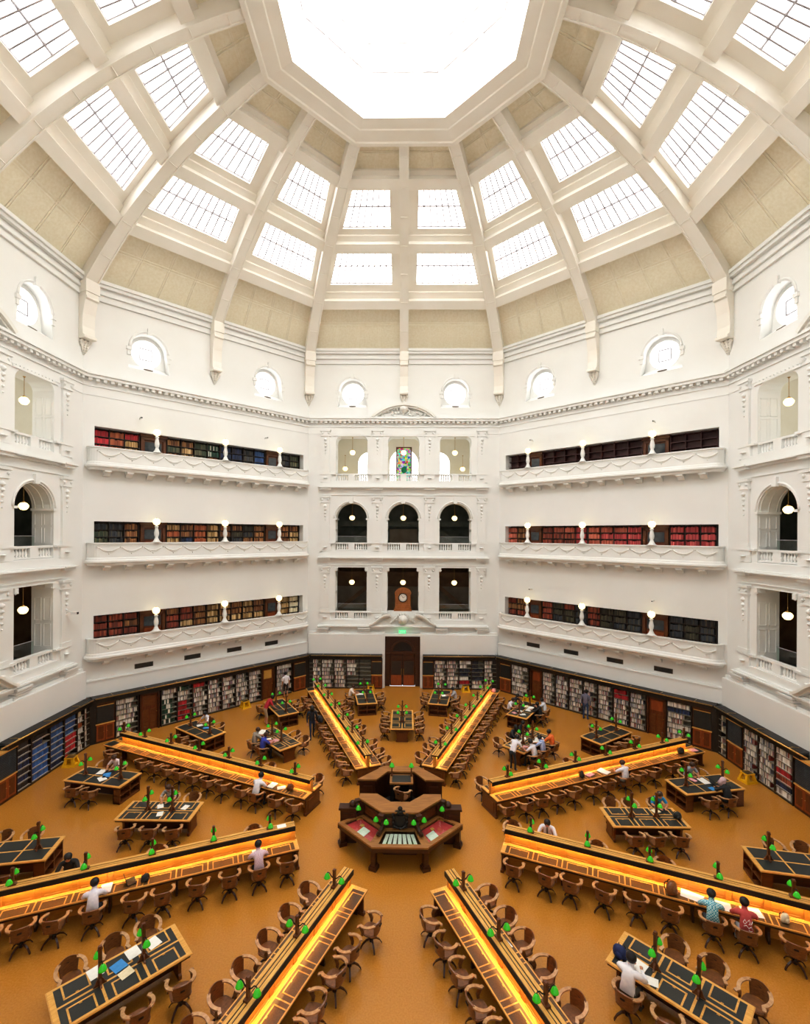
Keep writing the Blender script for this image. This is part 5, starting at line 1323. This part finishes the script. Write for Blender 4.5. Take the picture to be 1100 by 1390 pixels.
for i, (u, w, m) in enumerate(((.35, -.3, 'paper'), (-.1, -.1, 'blue'), (-.15, .2, 'paper'))): sheet(on_table('T4', u, w), .4 * i, .3, .42, M[m], ('white sheet at the outer side', 'light blue folder', 'white sheet beside the lamp')[i] + ' on the table near the left yellow stool')
sheet(on_table('T5', .3, .3), .5, .3, .3, M['paper'], 'white sheet on the table cut by the left edge')
sheet(on_table('T6', .5, -.3), .6, .3, .3, M['paper'], 'white paper on the table by the green books'); sheet(on_table('T6', -.1, -.3), .2, .3, .22, M['blue'], 'light blue folder on the table by the green books')
openbook(on_table('T7', 1.12, .25), 1.2, 'open white book at the outer end of the blue-topped reader table', 1.3); laptop(on_table('T7', .62, .36), angs('T7') + PI, 'dark laptop on the blue-topped reader table')
sheet(on_table('T7', -.25, .3), .9, .5, .34, M['pink'], 'pink and white papers before the blue-topped reader'); sheet(on_table('T7', .1, .42), .4, .3, .3, M['paper'], 'white paper between the two readers with blue and grey tops')
sheet(on_table('T9', .4, .35), .2, .5, .34, M['paper'], 'white papers on the table left of the dark door'); sheet(on_table('T10', .3, -.3), .1, .5, .36, M['paper'], 'white papers on the table right of the dark door')
for i, (u, w, m, s_) in enumerate(((-.9, -.2, 'paper', .34), (-.5, .1, 'paper', .3), (.0, -.25, 'paper', .42), (.5, .1, 'paper2', .36), (-.95, .3, 'pink', .28))): sheet(on_table('T12', u, w), .5 * i, s_, s_ * .8, M[m], '%s in the student papers by the far-right wall, %s from the room centre' % (('white sheet', 'white sheet', 'wide white sheet', 'cream sheet', 'pink sheet')[i], ('second', 'third', 'fourth', 'last', 'first')[i]))
openbook(on_table('T12', .35, -.25), 1.0, 'open book among the students by the far-right wall')
for i, (u, w, m, s_) in enumerate(((.6, -.3, 'paper', .5), (.2, -.35, 'paper', .36), (-.3, .2, 'paper', .3), (-.75, -.3, 'pink', .3), (.1, .3, 'paper', .3), (-1.1, .2, 'paper', .36))): sheet(on_table('T13', u, w), .35 * i, s_, s_ * .75, M[m], '%s on the busy student table, %s' % (('large white sheet', 'white sheet', 'white sheet', 'pink sheet', 'white sheet', 'white sheet')[i], ('before the orange top', 'before the striped top', 'between lamps on the left', 'by the seated white shirt', 'between lamps at the back', 'under the standing student hand')[i]))
sheet(on_table('T15', .15, .2), 0.2, .34, .5, M['paper'], 'large white sheet on the table near the right wall'); laptop(on_table('T15', .4, -.15), angs('T15') + 1.4, 'grey laptop on the table near the right wall'); sheet(on_table('T15', -.25, .35), .5, .2, .3, M['pink'], 'small pink paper on the table near the right wall')
sheet(on_table('T15', .0, -.42), .3, .25, .25, M['blue'], 'small blue paper before the headscarfed reader'); sheet(on_table('T16', .62, .34), .3, .3, .24, M['paper2'], 'cream book before the blue-shirted reader', 'closed_book', .03, 'book'); bag(on_table('T16', 1.2, -.1), 0, M['leather'], 'black bag before the blue-shirted reader', .7)
laptop(on_spoke('LF', 9.0, .3), angs('LF') - PI / 2 + .3, 'dark laptop open on the front-left long desk'); bag(on_spoke('LF', 8.6, .42), 1., M['board'], 'flat black bag on the front-left long desk beside the laptop', .6); sheet(on_spoke('LF', 10.0, .35), 1.6, .3, .22, M['paper2'], 'lit papers before the white-shirted reader, front-left long desk')
openbook(on_spoke('LF', 9.65, .38), angs('LF') - PI / 2, 'open book before the white-shirted reader, front-left long desk')
openbook(on_spoke('LF', 5.3, .4), angs('LF') - PI / 2, 'open book before the striped shirt reader, front-left long desk')
sheet((*spoke_pt('LF', 4.45, -.0), 1.287), angs('LF'), .3, .2, M['paper'], 'white leaflet on the cap of the front-left long desk')
for i, (r_, w, s_) in enumerate(((9.55, -.32, .6), (10.25, -.4, .5), (11.0, -.34, .5))): sheet(on_spoke('RF', r_, w), angs('RF') + .2 * (i - 1), s_, .36, M['paper'], 'spread white papers on the front-right long desk, %s' % ('before the checked shirt', 'between the two readers', 'before the red T-shirt')[i])
bag(on_spoke('RF', 9.0, -.42), .6, M['chairw'], 'brown rucksack on the front-right long desk', .95, 'rucksack'); bag(on_spoke('RF', 11.75, -.36), .3, M['paper2'], 'pale bag and dark items beside the red T-shirt reader', .62)
openbook(on_spoke('RB', 9.75, -.37), angs('RB') + PI / 2 + .3, 'large open white book before the reader, middle-right long desk', 1.2); bag(on_spoke('RB', 8.5, -.35), 1.2, M['board'], 'black bag lying on the middle-right long desk', .7); sheet(on_spoke('RB', 8.95, -.35), .6, .4, .25, M['pink'], 'pink book on the middle-right long desk', 'closed_book', .03, 'book')
bag(on_spoke('RB', 14.7, -.33), .3, M['board'], 'dark bag at the wall end of the middle-right long desk', .8); sheet(on_spoke('RB', 15.6, -.3), .3, .4, .3, M['pink'], 'pale magazine at the wall end of the middle-right long desk')
openbook(on_spoke('LB', 5.75, .36), angs('LB') - PI / 2, 'open book before the reader, middle-left long desk'); sheet(on_spoke('LB', 5.3, .33), .3, .34, .24, M['paper'], 'white papers beside the open book, middle-left long desk'); bag(on_spoke('LB', 4.85, .33), .5, M['wood'], 'brown bag on the middle-left long desk', .7)
sheet(on_spoke('NR', 6.2, .38), angs('NR') + .15, .62, .24, M['paper'], 'white sheet on the outer side of the bottom-right long desk'); sheet(on_spoke('NR', 5.5, .36), angs('NR') + .4, .26, .14, M['pink'], 'purple printed leaflet on the bottom-right long desk')
sheet(on_spoke('FL', 10.3, -.33), .4, .4, .3, M['paper'], 'white paper on the aisle side of the back-left long desk'); bag(on_spoke('FR', 15.4, -.3), .4, M['pink'], 'pinkish bag at the wall end of the back-right long desk', .7)
# yellow step stools
st = None
for x, y, rz, lb in ((-16.2, 4.75, .1, 'yellow step stool by the blue binders on the left'), (-10.3, 12.7, .8, 'yellow step stool by the far-left wall bookcases'), (4.62, 16.3, .1, 'yellow step stool by the far wall, right of the door'), (16.2, 4.0, .2, 'yellow step stool by the right wall bookcases'), (8.55, 14.1, .7, 'yellow step stool behind the student table, far-right wall'), (-2.3, 16.2, 0, 'yellow step stool by the far wall, left of the door')):
    if st is None:
        r = st = empty('step_stool'); b = MB()
        for sx in (-1, 1):
            for sy in (-1, 1): b.hexa([(sx * .3, sy * .26, 0), (sx * .14, sy * .26, 0), (sx * .14, sy * .16, 0), (sx * .3, sy * .16, 0), (sx * .2, sy * .17, .4), (sx * .1, sy * .17, .4), (sx * .1, sy * .08, .4), (sx * .2, sy * .08, .4)])
        b.hexa([(-.3, -.27, 0), (.3, -.27, 0), (.3, .27, 0), (-.3, .27, 0), (-.285, -.25, .1), (.285, -.25, .1), (.285, .25, .1), (-.285, .25, .1)])
        b.build('frame', M['yellow'], r); b = MB(); b.box(-.22, .22, -.19, .19, .38, .43); b.build('step', M['yellow'], r); b = MB(); b.box(-.18, .18, -.15, .15, .43, .436); b.build('tread', M['leather2'], r)
    else: r = dup(st)
    put(r, (x, y, 0), rz); tag(r, lb, 'step stool', 'yellow step stools')

# ------------------------------------------------------------------ people
def skeleton(pose, lean=.12, head=.0, long=False):
    J = {}; E = []; tagE = {}
    def j(n, p, r): J[n] = (Vector(p), r if isinstance(r, tuple) else (r, r))
    def e(a, b_, t): E.append((a, b_)); tagE[(a, b_)] = t
    sit = pose.startswith('sit')
    if sit:
        pz = .575; j('pelvis', (0, -.06, pz), (.15, .135)); j('spine', (0, -.06 + lean * .35, pz + .2), (.145, .14)); j('chest', (0, -.04 + lean * .9, pz + .4), (.155, .14)); j('neck', (0, -.02 + lean * 1.3, pz + .55), .066)
    elif pose == 'lean':
        pz = .9; j('pelvis', (0, -.1, pz), (.145, .13)); j('spine', (0, .03, pz + .2), (.135, .13)); j('chest', (0, .2, pz + .36), (.15, .135)); j('neck', (0, .33, pz + .46), .06)
    else:
        pz = .93; j('pelvis', (0, 0, pz), (.145, .13)); j('spine', (0, .01, pz + .2), (.135, .13)); j('chest', (0, 0, pz + .4), (.155, .135)); j('neck', (0, .02, pz + .56), .06)
    n = J['neck'][0]; hd = Vector((0, .045 + head, .075 - head * .3)); j('jaw', n + hd * .75, .08); j('skull', n + hd * 1.0 + Vector((0, .0, .08)), .112); j('crown', n + hd * 1.0 + Vector((0, -.01 + head * .3, .165)), .082)
    e('pelvis', 'spine', 'top'); e('spine', 'chest', 'top'); e('chest', 'neck', 'top'); e('neck', 'jaw', 'skin'); e('jaw', 'skull', 'skin'); e('skull', 'crown', 'skin')
    c = J['chest'][0]
    for s_, sx in (('L', -1), ('R', 1)):
        j('cl' + s_, c + Vector((sx * .11, 0, .065)), .1); j('sh' + s_, c + Vector((sx * .2, 0, .075)), .08); S = J['sh' + s_][0]
        if sit:
            if pose == 'sit_chin' and sx > 0: el = Vector((.2, .32, .84)); wr = J['jaw'][0] + Vector((.07, .06, -.06)); hd2 = Vector((-.0, .0, .08))
            else: el = Vector((sx * .3, .22 + lean * .3, .86)); wr = Vector((sx * .13, .48, .845)); hd2 = Vector((-sx * .04, .08, .0))
        elif pose == 'lean': el = S + Vector((sx * .08, .1, -.25)); wr = Vector((sx * .18, .52, .86)); hd2 = Vector((0, .07, -.03))
        elif pose == 'read': el = S + Vector((sx * .07, .05, -.27)); wr = S + Vector((-sx * .05, .26, -.17)); hd2 = Vector((-sx * .03, .07, .03))
        elif pose == 'walk': el = S + Vector((sx * .06, -.02 * sx, -.28)); wr = S + Vector((sx * .06, .1 * sx, -.5)); hd2 = Vector((0, .02, -.08))
        else: el = S + Vector((sx * .06, -.03, -.28)); wr = S + Vector((sx * .07, .04, -.52)); hd2 = Vector((0, .02, -.08))
        j('el' + s_, el, .052); j('wr' + s_, wr, .036); j('pm' + s_, wr + hd2 * .7, .036)
        j('sleeve' + s_, S.lerp(el, .7), .066)
        e('chest', 'cl' + s_, 'top'); e('cl' + s_, 'sh' + s_, 'top'); e('sh' + s_, 'sleeve' + s_, 'top'); e('sleeve' + s_, 'el' + s_, 'arm'); e('el' + s_, 'wr' + s_, 'arm'); e('wr' + s_, 'pm' + s_, 'skin')
        fd = hd2.normalized(); sd = fd.cross(Vector((0, 0, 1)));
        sd = sd.normalized() if sd.length > .2 else Vector((0, 1, 0)); dn_ = Vector((0, 0, -.012))
        for k, (o_, ln) in enumerate(((-.027, .062), (-.009, .075), (.009, .07), (.027, .055))):
            base = J['pm' + s_][0] + fd * .03 + sd * o_; j('k%d' % k + s_, base, .0105); j('f%d' % k + s_, base + fd * ln * .55 + dn_ * .3, .0095); j('t%d' % k + s_, base + fd * ln + dn_, .0085)
            e('pm' + s_, 'k%d' % k + s_, 'skin'); e('k%d' % k + s_, 'f%d' % k + s_, 'skin'); e('f%d' % k + s_, 't%d' % k + s_, 'skin')
        tb = J['pm' + s_][0] - sd * sx * -.03 - fd * .015; j('th' + s_, tb + (sd * (.022 if sx < 0 else -.022)) + fd * .0, .011); j('tt' + s_, tb + (sd * (.035 if sx < 0 else -.035)) + fd * .035, .0095); e('pm' + s_, 'th' + s_, 'skin'); e('th' + s_, 'tt' + s_, 'skin')
        # legs
        if sit:
            j('hp' + s_, (sx * .1, -.02, pz - .01), .088); j('kn' + s_, (sx * .13, .4, .52), .06); an = Vector((sx * .13, .36 if sx > 0 else .44, .1))
        elif pose == 'walk':
            j('hp' + s_, (sx * .095, 0, pz - .05), .09); j('kn' + s_, (sx * .1, .12 * sx + .05, .5), .06); an = Vector((sx * .1, .22 * sx - .03, .1))
        else:
            j('hp' + s_, (sx * .095, J['pelvis'][0].y * .8, pz - .05), .09); j('kn' + s_, (sx * .11, .02, .5), .06); an = Vector((sx * .12, -.02, .1))
        j('an' + s_, an, .042); j('hl' + s_, an + Vector((0, -.04, -.055)), .038); j('to' + s_, an + Vector((sx * .02, .16, -.062)), .034)
        e('pelvis', 'hp' + s_, 'leg'); e('hp' + s_, 'kn' + s_, 'leg'); e('kn' + s_, 'an' + s_, 'shin'); e('an' + s_, 'hl' + s_, 'shoe'); e('an' + s_, 'to' + s_, 'shoe')
    return J, E, tagE
def person(x, y, face, pose, label, shirt, legs, hair='hairb', shoe='#2a2522', lean=.12, head=.02, long=False, shorts=False, z=0, s_=1., style='short', skin='skin', group=None):
    J, E, TG = skeleton(pose, lean, head)
    names = list(J); idx = {n: i for i, n in enumerate(names)}
    me = bpy.data.meshes.new('person_base'); me.from_pydata([J[n][0] for n in names], [(idx[a], idx[b_]) for a, b_ in E], [])
    ob = bpy.data.objects.new('person_base', me); COL.objects.link(ob)
    ob.modifiers.new('Skin', 'SKIN'); sk = me.skin_vertices[0].data
    for n in names: sk[idx[n]].radius = J[n][1]
    sk[idx['pelvis']].use_root = True
    ss = ob.modifiers.new('Sub', 'SUBSURF'); ss.levels = 1; ss.render_levels = 1
    dg = bpy.context.evaluated_depsgraph_get(); ev = ob.evaluated_get(dg); m2 = bpy.data.meshes.new_from_object(ev)
    bpy.data.objects.remove(ob); bpy.data.meshes.remove(me)
    m2.name = 'person'; m2.materials.clear()
    mats = [shirt, M[skin], legs, cloth(shoe)]
    for q in mats: m2.materials.append(q)
    mi = {'top': 0, 'arm': 0 if long else 1, 'skin': 1, 'leg': 2, 'shin': 1 if shorts else 2, 'shoe': 3}
    segs = [(J[a][0], J[b_][0], max(J[a][1][0], J[b_][1][0]), mi[TG[(a, b_)]]) for a, b_ in E]
    for p in m2.polygons:
        c = p.center; best = 1e9; bi = 0
        for a, b_, r_, t in segs:
            ab = b_ - a; u = max(0, min(1, (c - a).dot(ab) / max(1e-9, ab.length_squared))); d = (c - a - ab * u).length / (r_ + .02)
            if d < best: best = d; bi = t
        p.material_index = bi; p.use_smooth = True
    o = bpy.data.objects.new('person', m2); COL.objects.link(o)
    S = J['skull'][0]; top = J['crown'][0]
    b = MB(); ax = (top - S).normalized()
    if style == 'scarf': prof = [(.15, -.2), (.125, -.1), (.118, 0), (.11, .06), (.075, .11), (0, .135)]
    elif style == 'long': prof = [(.1, -.17), (.112, -.06), (.113, .02), (.1, .07), (.065, .11), (0, .13)]
    else: prof = [(.095, -.075), (.112, -.03), (.117, .01), (.108, .06), (.072, .1), (0, .122)]
    b.lathe(prof, 12); h_ = b.build('headscarf' if style == 'scarf' else 'hair', hair if not isinstance(hair, str) else M[hair], o); h_.location = S + Vector((0, -.022, .005)); h_.rotation_euler = (.5 - head * 2 - lean * .5, 0, 0)
    b = MB(); F_ = S + Vector((0, .085, -.02)); b.lathe([(0, -.025), (.015, -.018), (.011, .0), (.006, .02), (0, .025)], 8, (F_.x, F_.y + .004, F_.z), 0)
    for sx in (-1, 1): b.lathe([(0, -.009), (.011, 0), (0, .009)], 8, (sx * .034, F_.y - .006, F_.z + .028), 1); b.lathe([(0, -.03), (.014, 0), (0, .03)], 8, (sx * .096, S.y, S.z - .015), 0)
    b.box(-.024, .024, F_.y - .012, F_.y - .002, F_.z - .052, F_.z - .044, 2); b.build('face', [M[skin], M['hairb'], M['red']], o)
    put(o, (x, y, z), face - PI / 2); o.scale = (s_, s_, s_); tag(o, label, 'person', group); return o
def at_spoke(k, r_, w): a = angs(k); s_ = 1 if w > 0 else -1; x, y = spoke_pt(k, r_, w * .94); return x, y, a + (-PI / 2 if s_ > 0 else PI / 2)
def at_table(k, u, w): a = angs(k); s_ = 1 if w > 0 else -1; x, y = tpt(k, u, w * .95); return x, y, a + (-PI / 2 if s_ > 0 else PI / 2)
W_ = cloth('#efedf0', '#dcdbe6'); JN = cloth('#2a3550', '#20293f'); DK = cloth('#1f2023', '#17181b'); KH = cloth('#b9a888', '#a89675')
def plaid(name, c1, c2):
    m = mat(name, c1, c2, .8, scale=(20, 20, 20)); nt = m.node_tree; ck = nt.nodes.new('ShaderNodeTexChecker'); ck.inputs['Scale'].default_value = 26
    ck.inputs['Color1'].default_value = hx(c1); ck.inputs['Color2'].default_value = hx(c2); tc = nt.nodes.new('ShaderNodeTexCoord'); nt.links.new(tc.outputs['Object'], ck.inputs['Vector']); nt.links.new(ck.outputs['Color'], nt.nodes['Principled BSDF'].inputs['Base Color']); return m
def striped(name, c1, c2, k=90):
    m = mat(name, c1, c2, .8); nt = m.node_tree; wv = nt.nodes.new('ShaderNodeTexWave'); wv.bands_direction = 'Z'; wv.inputs['Scale'].default_value = k / 10
    r = nt.nodes.new('ShaderNodeValToRGB'); r.color_ramp.interpolation = 'CONSTANT'; r.color_ramp.elements[1].position = .5; r.color_ramp.elements[0].color = hx(c1); r.color_ramp.elements[1].color = hx(c2)
    tc = nt.nodes.new('ShaderNodeTexCoord'); nt.links.new(tc.outputs['Object'], wv.inputs['Vector']); nt.links.new(wv.outputs['Fac'], r.inputs['Fac']); nt.links.new(r.outputs['Color'], nt.nodes['Principled BSDF'].inputs['Base Color']); return m
person(*at_spoke('LF', 9.88, 1), 'sit', 'seated person in white shirt with black hair at the front-left long desk', cloth('#eceaf0', '#dcd8e6'), JN, lean=.16)
person(*at_spoke('LF', 5.29, 1), 'sit', 'seated person in pink checked shirt at the front-left long desk', plaid('pink_check', '#dcc4cc', '#cbb0bd'), DK, lean=.2, long=True)
person(*at_spoke('RF', 9.95, -1), 'sit', 'seated person in teal checked shirt at the front-right long desk', plaid('teal_check', '#3f9ab0', '#bcdde0'), cloth('#5b6570'), lean=.14)
p = person(*at_spoke('RF', 10.73, -1), 'sit', 'seated person in red T-shirt with white back print, front-right long desk', cloth('#c4504c', '#b24340'), cloth('#d8dade'), lean=.14)
b = MB()
for pts in ([(-.1, .1), (-.06, .16), (-.02, .1), (-.07, .05), (-.1, .1)], [(0, .12), (.04, .18), (.06, .1), (.02, .06), (.09, .08), (.11, .15)], [(-.09, .0), (-.03, .03), (.02, -.03), (.08, .02), (.11, -.04)], [(.02, -.06), (.06, -.1), (.1, -.07)]): b.tube([(x, -.0 + zz * .22, zz) for x, zz in pts], .008, 5)
q = b.build('shirt_print', M['paper'], p); q.location = (0, -.155, .84)
person(*at_table('T2', -.76, -1), 'sit', 'balding seated person in white shirt at the lower right table', cloth('#f2f0f2', '#e6e4ea'), cloth('#4a4236'), lean=.12, long=True, s_=1.06)
person(*at_spoke('LB', 6.13, 1), 'sit', 'seated person in white shirt bent over a book, middle-left long desk', W_, DK, lean=.24)
person(*at_spoke('RB', 10.4, -1), 'sit', 'seated person in white shirt reading a large book, middle-right long desk', W_, cloth('#8a8478'), hair='hairr', lean=.1)
p = person(*spoke_pt('RF', 5.3, 1.0), angs('RF') - PI / 2, 'sit', 'seated person in white shirt and black tie behind the front-right long desk divider', W_, DK, lean=.1, head=.04, long=True)
b = MB(); b.hexa([(-.02, 0, 0), (.02, 0, 0), (.02, .012, 0), (-.02, .012, 0), (-.012, 0, .3), (.012, 0, .3), (.012, .012, .3), (-.012, .012, .3)]); q = b.build('tie', DK, p); q.location = (0, .16, .82); q.rotation_euler = (-.12, 0, 0)
chair(*spoke_pt('RF', 5.3, 1.02), angs('RF') - PI / 2, 'swivel armchair of the person in tie behind the front-right long desk', 'swivel chairs at the long desks')
person(*spoke_pt('LF', 10.9, -1.0), angs('LF') + PI / 2, 'sit', 'seated person in dark clothes, head seen over the front-left long desk', DK, DK, lean=.1, long=True)
chair(*spoke_pt('LF', 10.9, -1.02), angs('LF') + PI / 2, 'swivel armchair of the dark-clothed person behind the front-left long desk', 'swivel chairs at the long desks')
person(*at_table('T16', .95, 1), 'sit', 'seated person in bright blue T-shirt at the right middle table', cloth('#2f9ad6', '#2787c4'), DK, hair='hairr', lean=.2)
person(*at_table('T15', .22, -1), 'sit', 'seated person with pale pink headscarf and black top near the right wall', DK, DK, hair=cloth('#dcc0c6', '#cfb0b8'), style='scarf', lean=.16, long=True)
person(*at_table('T15', 0, 1), 'sit', 'seated person in grey top behind the table near the right wall', cloth('#aab2ba', '#969fa8'), DK, lean=.2, hair='hairr')
person(*at_table('T4', .1, -1), 'sit', 'seated person in pale pink top behind the table near the left yellow stool', cloth('#f0dcd8', '#e4ccc8'), JN, hair='hairr', lean=.16)
person(*at_table('T3', .05, -1), 'sit', 'seated person in dark top behind the left middle table', cloth('#3c4048', '#d4d0cc'), DK, hair='hairr', lean=.16)
person(*at_table('T6', .72, -1), 'sit', 'seated person in white top at the table by the green books', W_, JN, lean=.14)
person(*at_table('T7', -.3, 1), 'sit', 'seated person in blue tank top with white straps', cloth('#3548b8', '#2c3ca0'), DK, hair='hairr', lean=.12)
person(*at_table('T7', .55, 1), 'sit', 'seated person in grey top beside the blue tank top', cloth('#a39c92', '#8f887e'), DK, hair='hairr', lean=.12)
person(-8.12, 10.0, math.radians(35), 'lean', 'standing person in red T-shirt and beige shorts leaning on a table', cloth('#c02838', '#a82030'), KH, shorts=True, s_=1.04)
p = person(-5.0, 8.15, math.radians(-70), 'walk', 'walking person in dark jacket and jeans carrying a rucksack', cloth('#1c2430', '#151b25'), JN, long=True, s_=1.05, style='long')
bag((-4.55, 8.1, .93), 2.4, DK, 'black rucksack carried by the walking person in jeans', 1.0, 'rucksack')
person(-8.15, 14.75, math.radians(130), 'stand', 'standing person in white top and black shorts at the far-left wall books', W_, DK, shorts=True, style='short')
person(*at_table('T9', .56, 1), 'sit', 'seated person in pale top at the table left of the dark door', cloth('#f0e4dc', '#e2d4ca'), DK, hair='hairr', lean=.14)
person(*at_table('T10', .25, -1), 'sit', 'seated person in grey top at the table right of the dark door', cloth('#b4b6bc', '#a0a2aa'), DK, lean=.1)
person(*at_table('T12', -.15, 1), 'sit', 'seated student in white shirt, outer table end by the far-right wall', W_, DK, hair='hairr', lean=.18)
person(*at_table('T12', 0, -1), 'sit', 'seated student in black jacket by the far-right wall', DK, DK, lean=.12, long=True)
person(*at_table('T12', .8, -1), 'sit', 'seated student in pale blue shirt beside the black jacket', cloth('#dfe4ec', '#cdd4de'), DK, lean=.12)
person(*at_table('T12', .72, 1), 'sit', 'seated student in dark top by the yellow stool', cloth('#34343c', '#26262c'), DK, lean=.14, long=True)
person(*tpt('T13', -1.86, -.3), math.radians(45), 'lean', 'standing student in white shirt and dark trousers leaning on the busy table', W_, cloth('#22303c', '#1a252f'), shoe='#d8d4cc')
person(*at_table('T13', -1.0, -1), 'sit', 'seated student in white T-shirt seen from behind at the busy table', W_, DK, lean=.16)
person(*at_table('T13', -.2, -1), 'sit', 'seated student in blue and white striped top', striped('blue_stripes', '#2b66c0', '#dfe6f2'), JN, lean=.12)
person(*at_table('T13', .75, -1), 'sit_chin', 'seated student in orange T-shirt at the busy table', cloth('#ee7a36', '#dd6a28'), DK, lean=.12)
person(*at_table('T13', .8, 1), 'sit', 'seated student in black top at the outer end of the busy table', DK, DK, lean=.12, long=True)
person(*at_table('T13', 0, 1), 'sit', 'seated student in dark top between the lamps of the busy table', cloth('#2c2c34', '#202026'), DK, lean=.16, style='long', long=True)
person(11.45, 11.3, math.radians(45), 'stand', 'standing person in plaid shirt and jeans at the far-right wall books', plaid('grey_plaid', '#8a8698', '#4c5068'), cloth('#2c4468', '#23385a'), long=True, s_=1.05)

# ------------------------------------------------------------------ light and camera
sc = bpy.context.scene
w = bpy.data.worlds.new('World'); sc.world = w; w.use_nodes = True
nt = w.node_tree; bg = nt.nodes['Background']; bg.inputs['Color'].default_value = (.95, .97, 1, 1); bg.inputs['Strength'].default_value = .9


f, cx, cy, yaw, roll = 642.47, 542.4, 725.15, -.0137, .0054
cd = bpy.data.cameras.new('Camera'); cam = bpy.data.objects.new('Camera', cd); COL.objects.link(cam)
cd.sensor_fit = 'AUTO'; cd.sensor_width = 36; cd.lens = 36 * f / 1390
cd.shift_x = (550 - cx) / 1390; cd.shift_y = (cy - 695) / 1390; cd.clip_start = .05; cd.clip_end = 300
Ry = Matrix.Rotation(-yaw, 3, 'Z')
rt = Ry @ Vector((math.cos(roll), 0, math.sin(roll))); up = Ry @ Vector((-math.sin(roll), 0, math.cos(roll))); fw = Ry @ Vector((0, 1, 0))
mw = Matrix(((rt.x, up.x, -fw.x, .0117 * A), (rt.y, up.y, -fw.y, -1.0512 * A), (rt.z, up.z, -fw.z, 11.45), (0, 0, 0, 1)))
cam.matrix_world = mw; sc.camera = cam
sc.view_settings.view_transform = 'Standard'; sc.view_settings.look = 'None'; sc.view_settings.exposure = .64; sc.view_settings.gamma = 1.
vs_ = sc.view_settings; vs_.use_curve_mapping = True
vs_.curve_mapping.white_level = (2., 2., 2.); _c = vs_.curve_mapping.curves[3]
for _x, _y in ((.04, .066), (.1, .185), (.2, .4), (.35, .69), (.5, .85), (.75, .96)): _c.points.new(_x, _y)
vs_.curve_mapping.update()
sc.cycles.max_bounces = 8; sc.cycles.diffuse_bounces = 6; sc.cycles.glossy_bounces = 3; sc.cycles.transmission_bounces = 4
sc.cycles.sample_clamp_indirect = 6.; sc.cycles.use_denoising = True; sc.cycles.caustics_reflective = False; sc.cycles.caustics_refractive = False
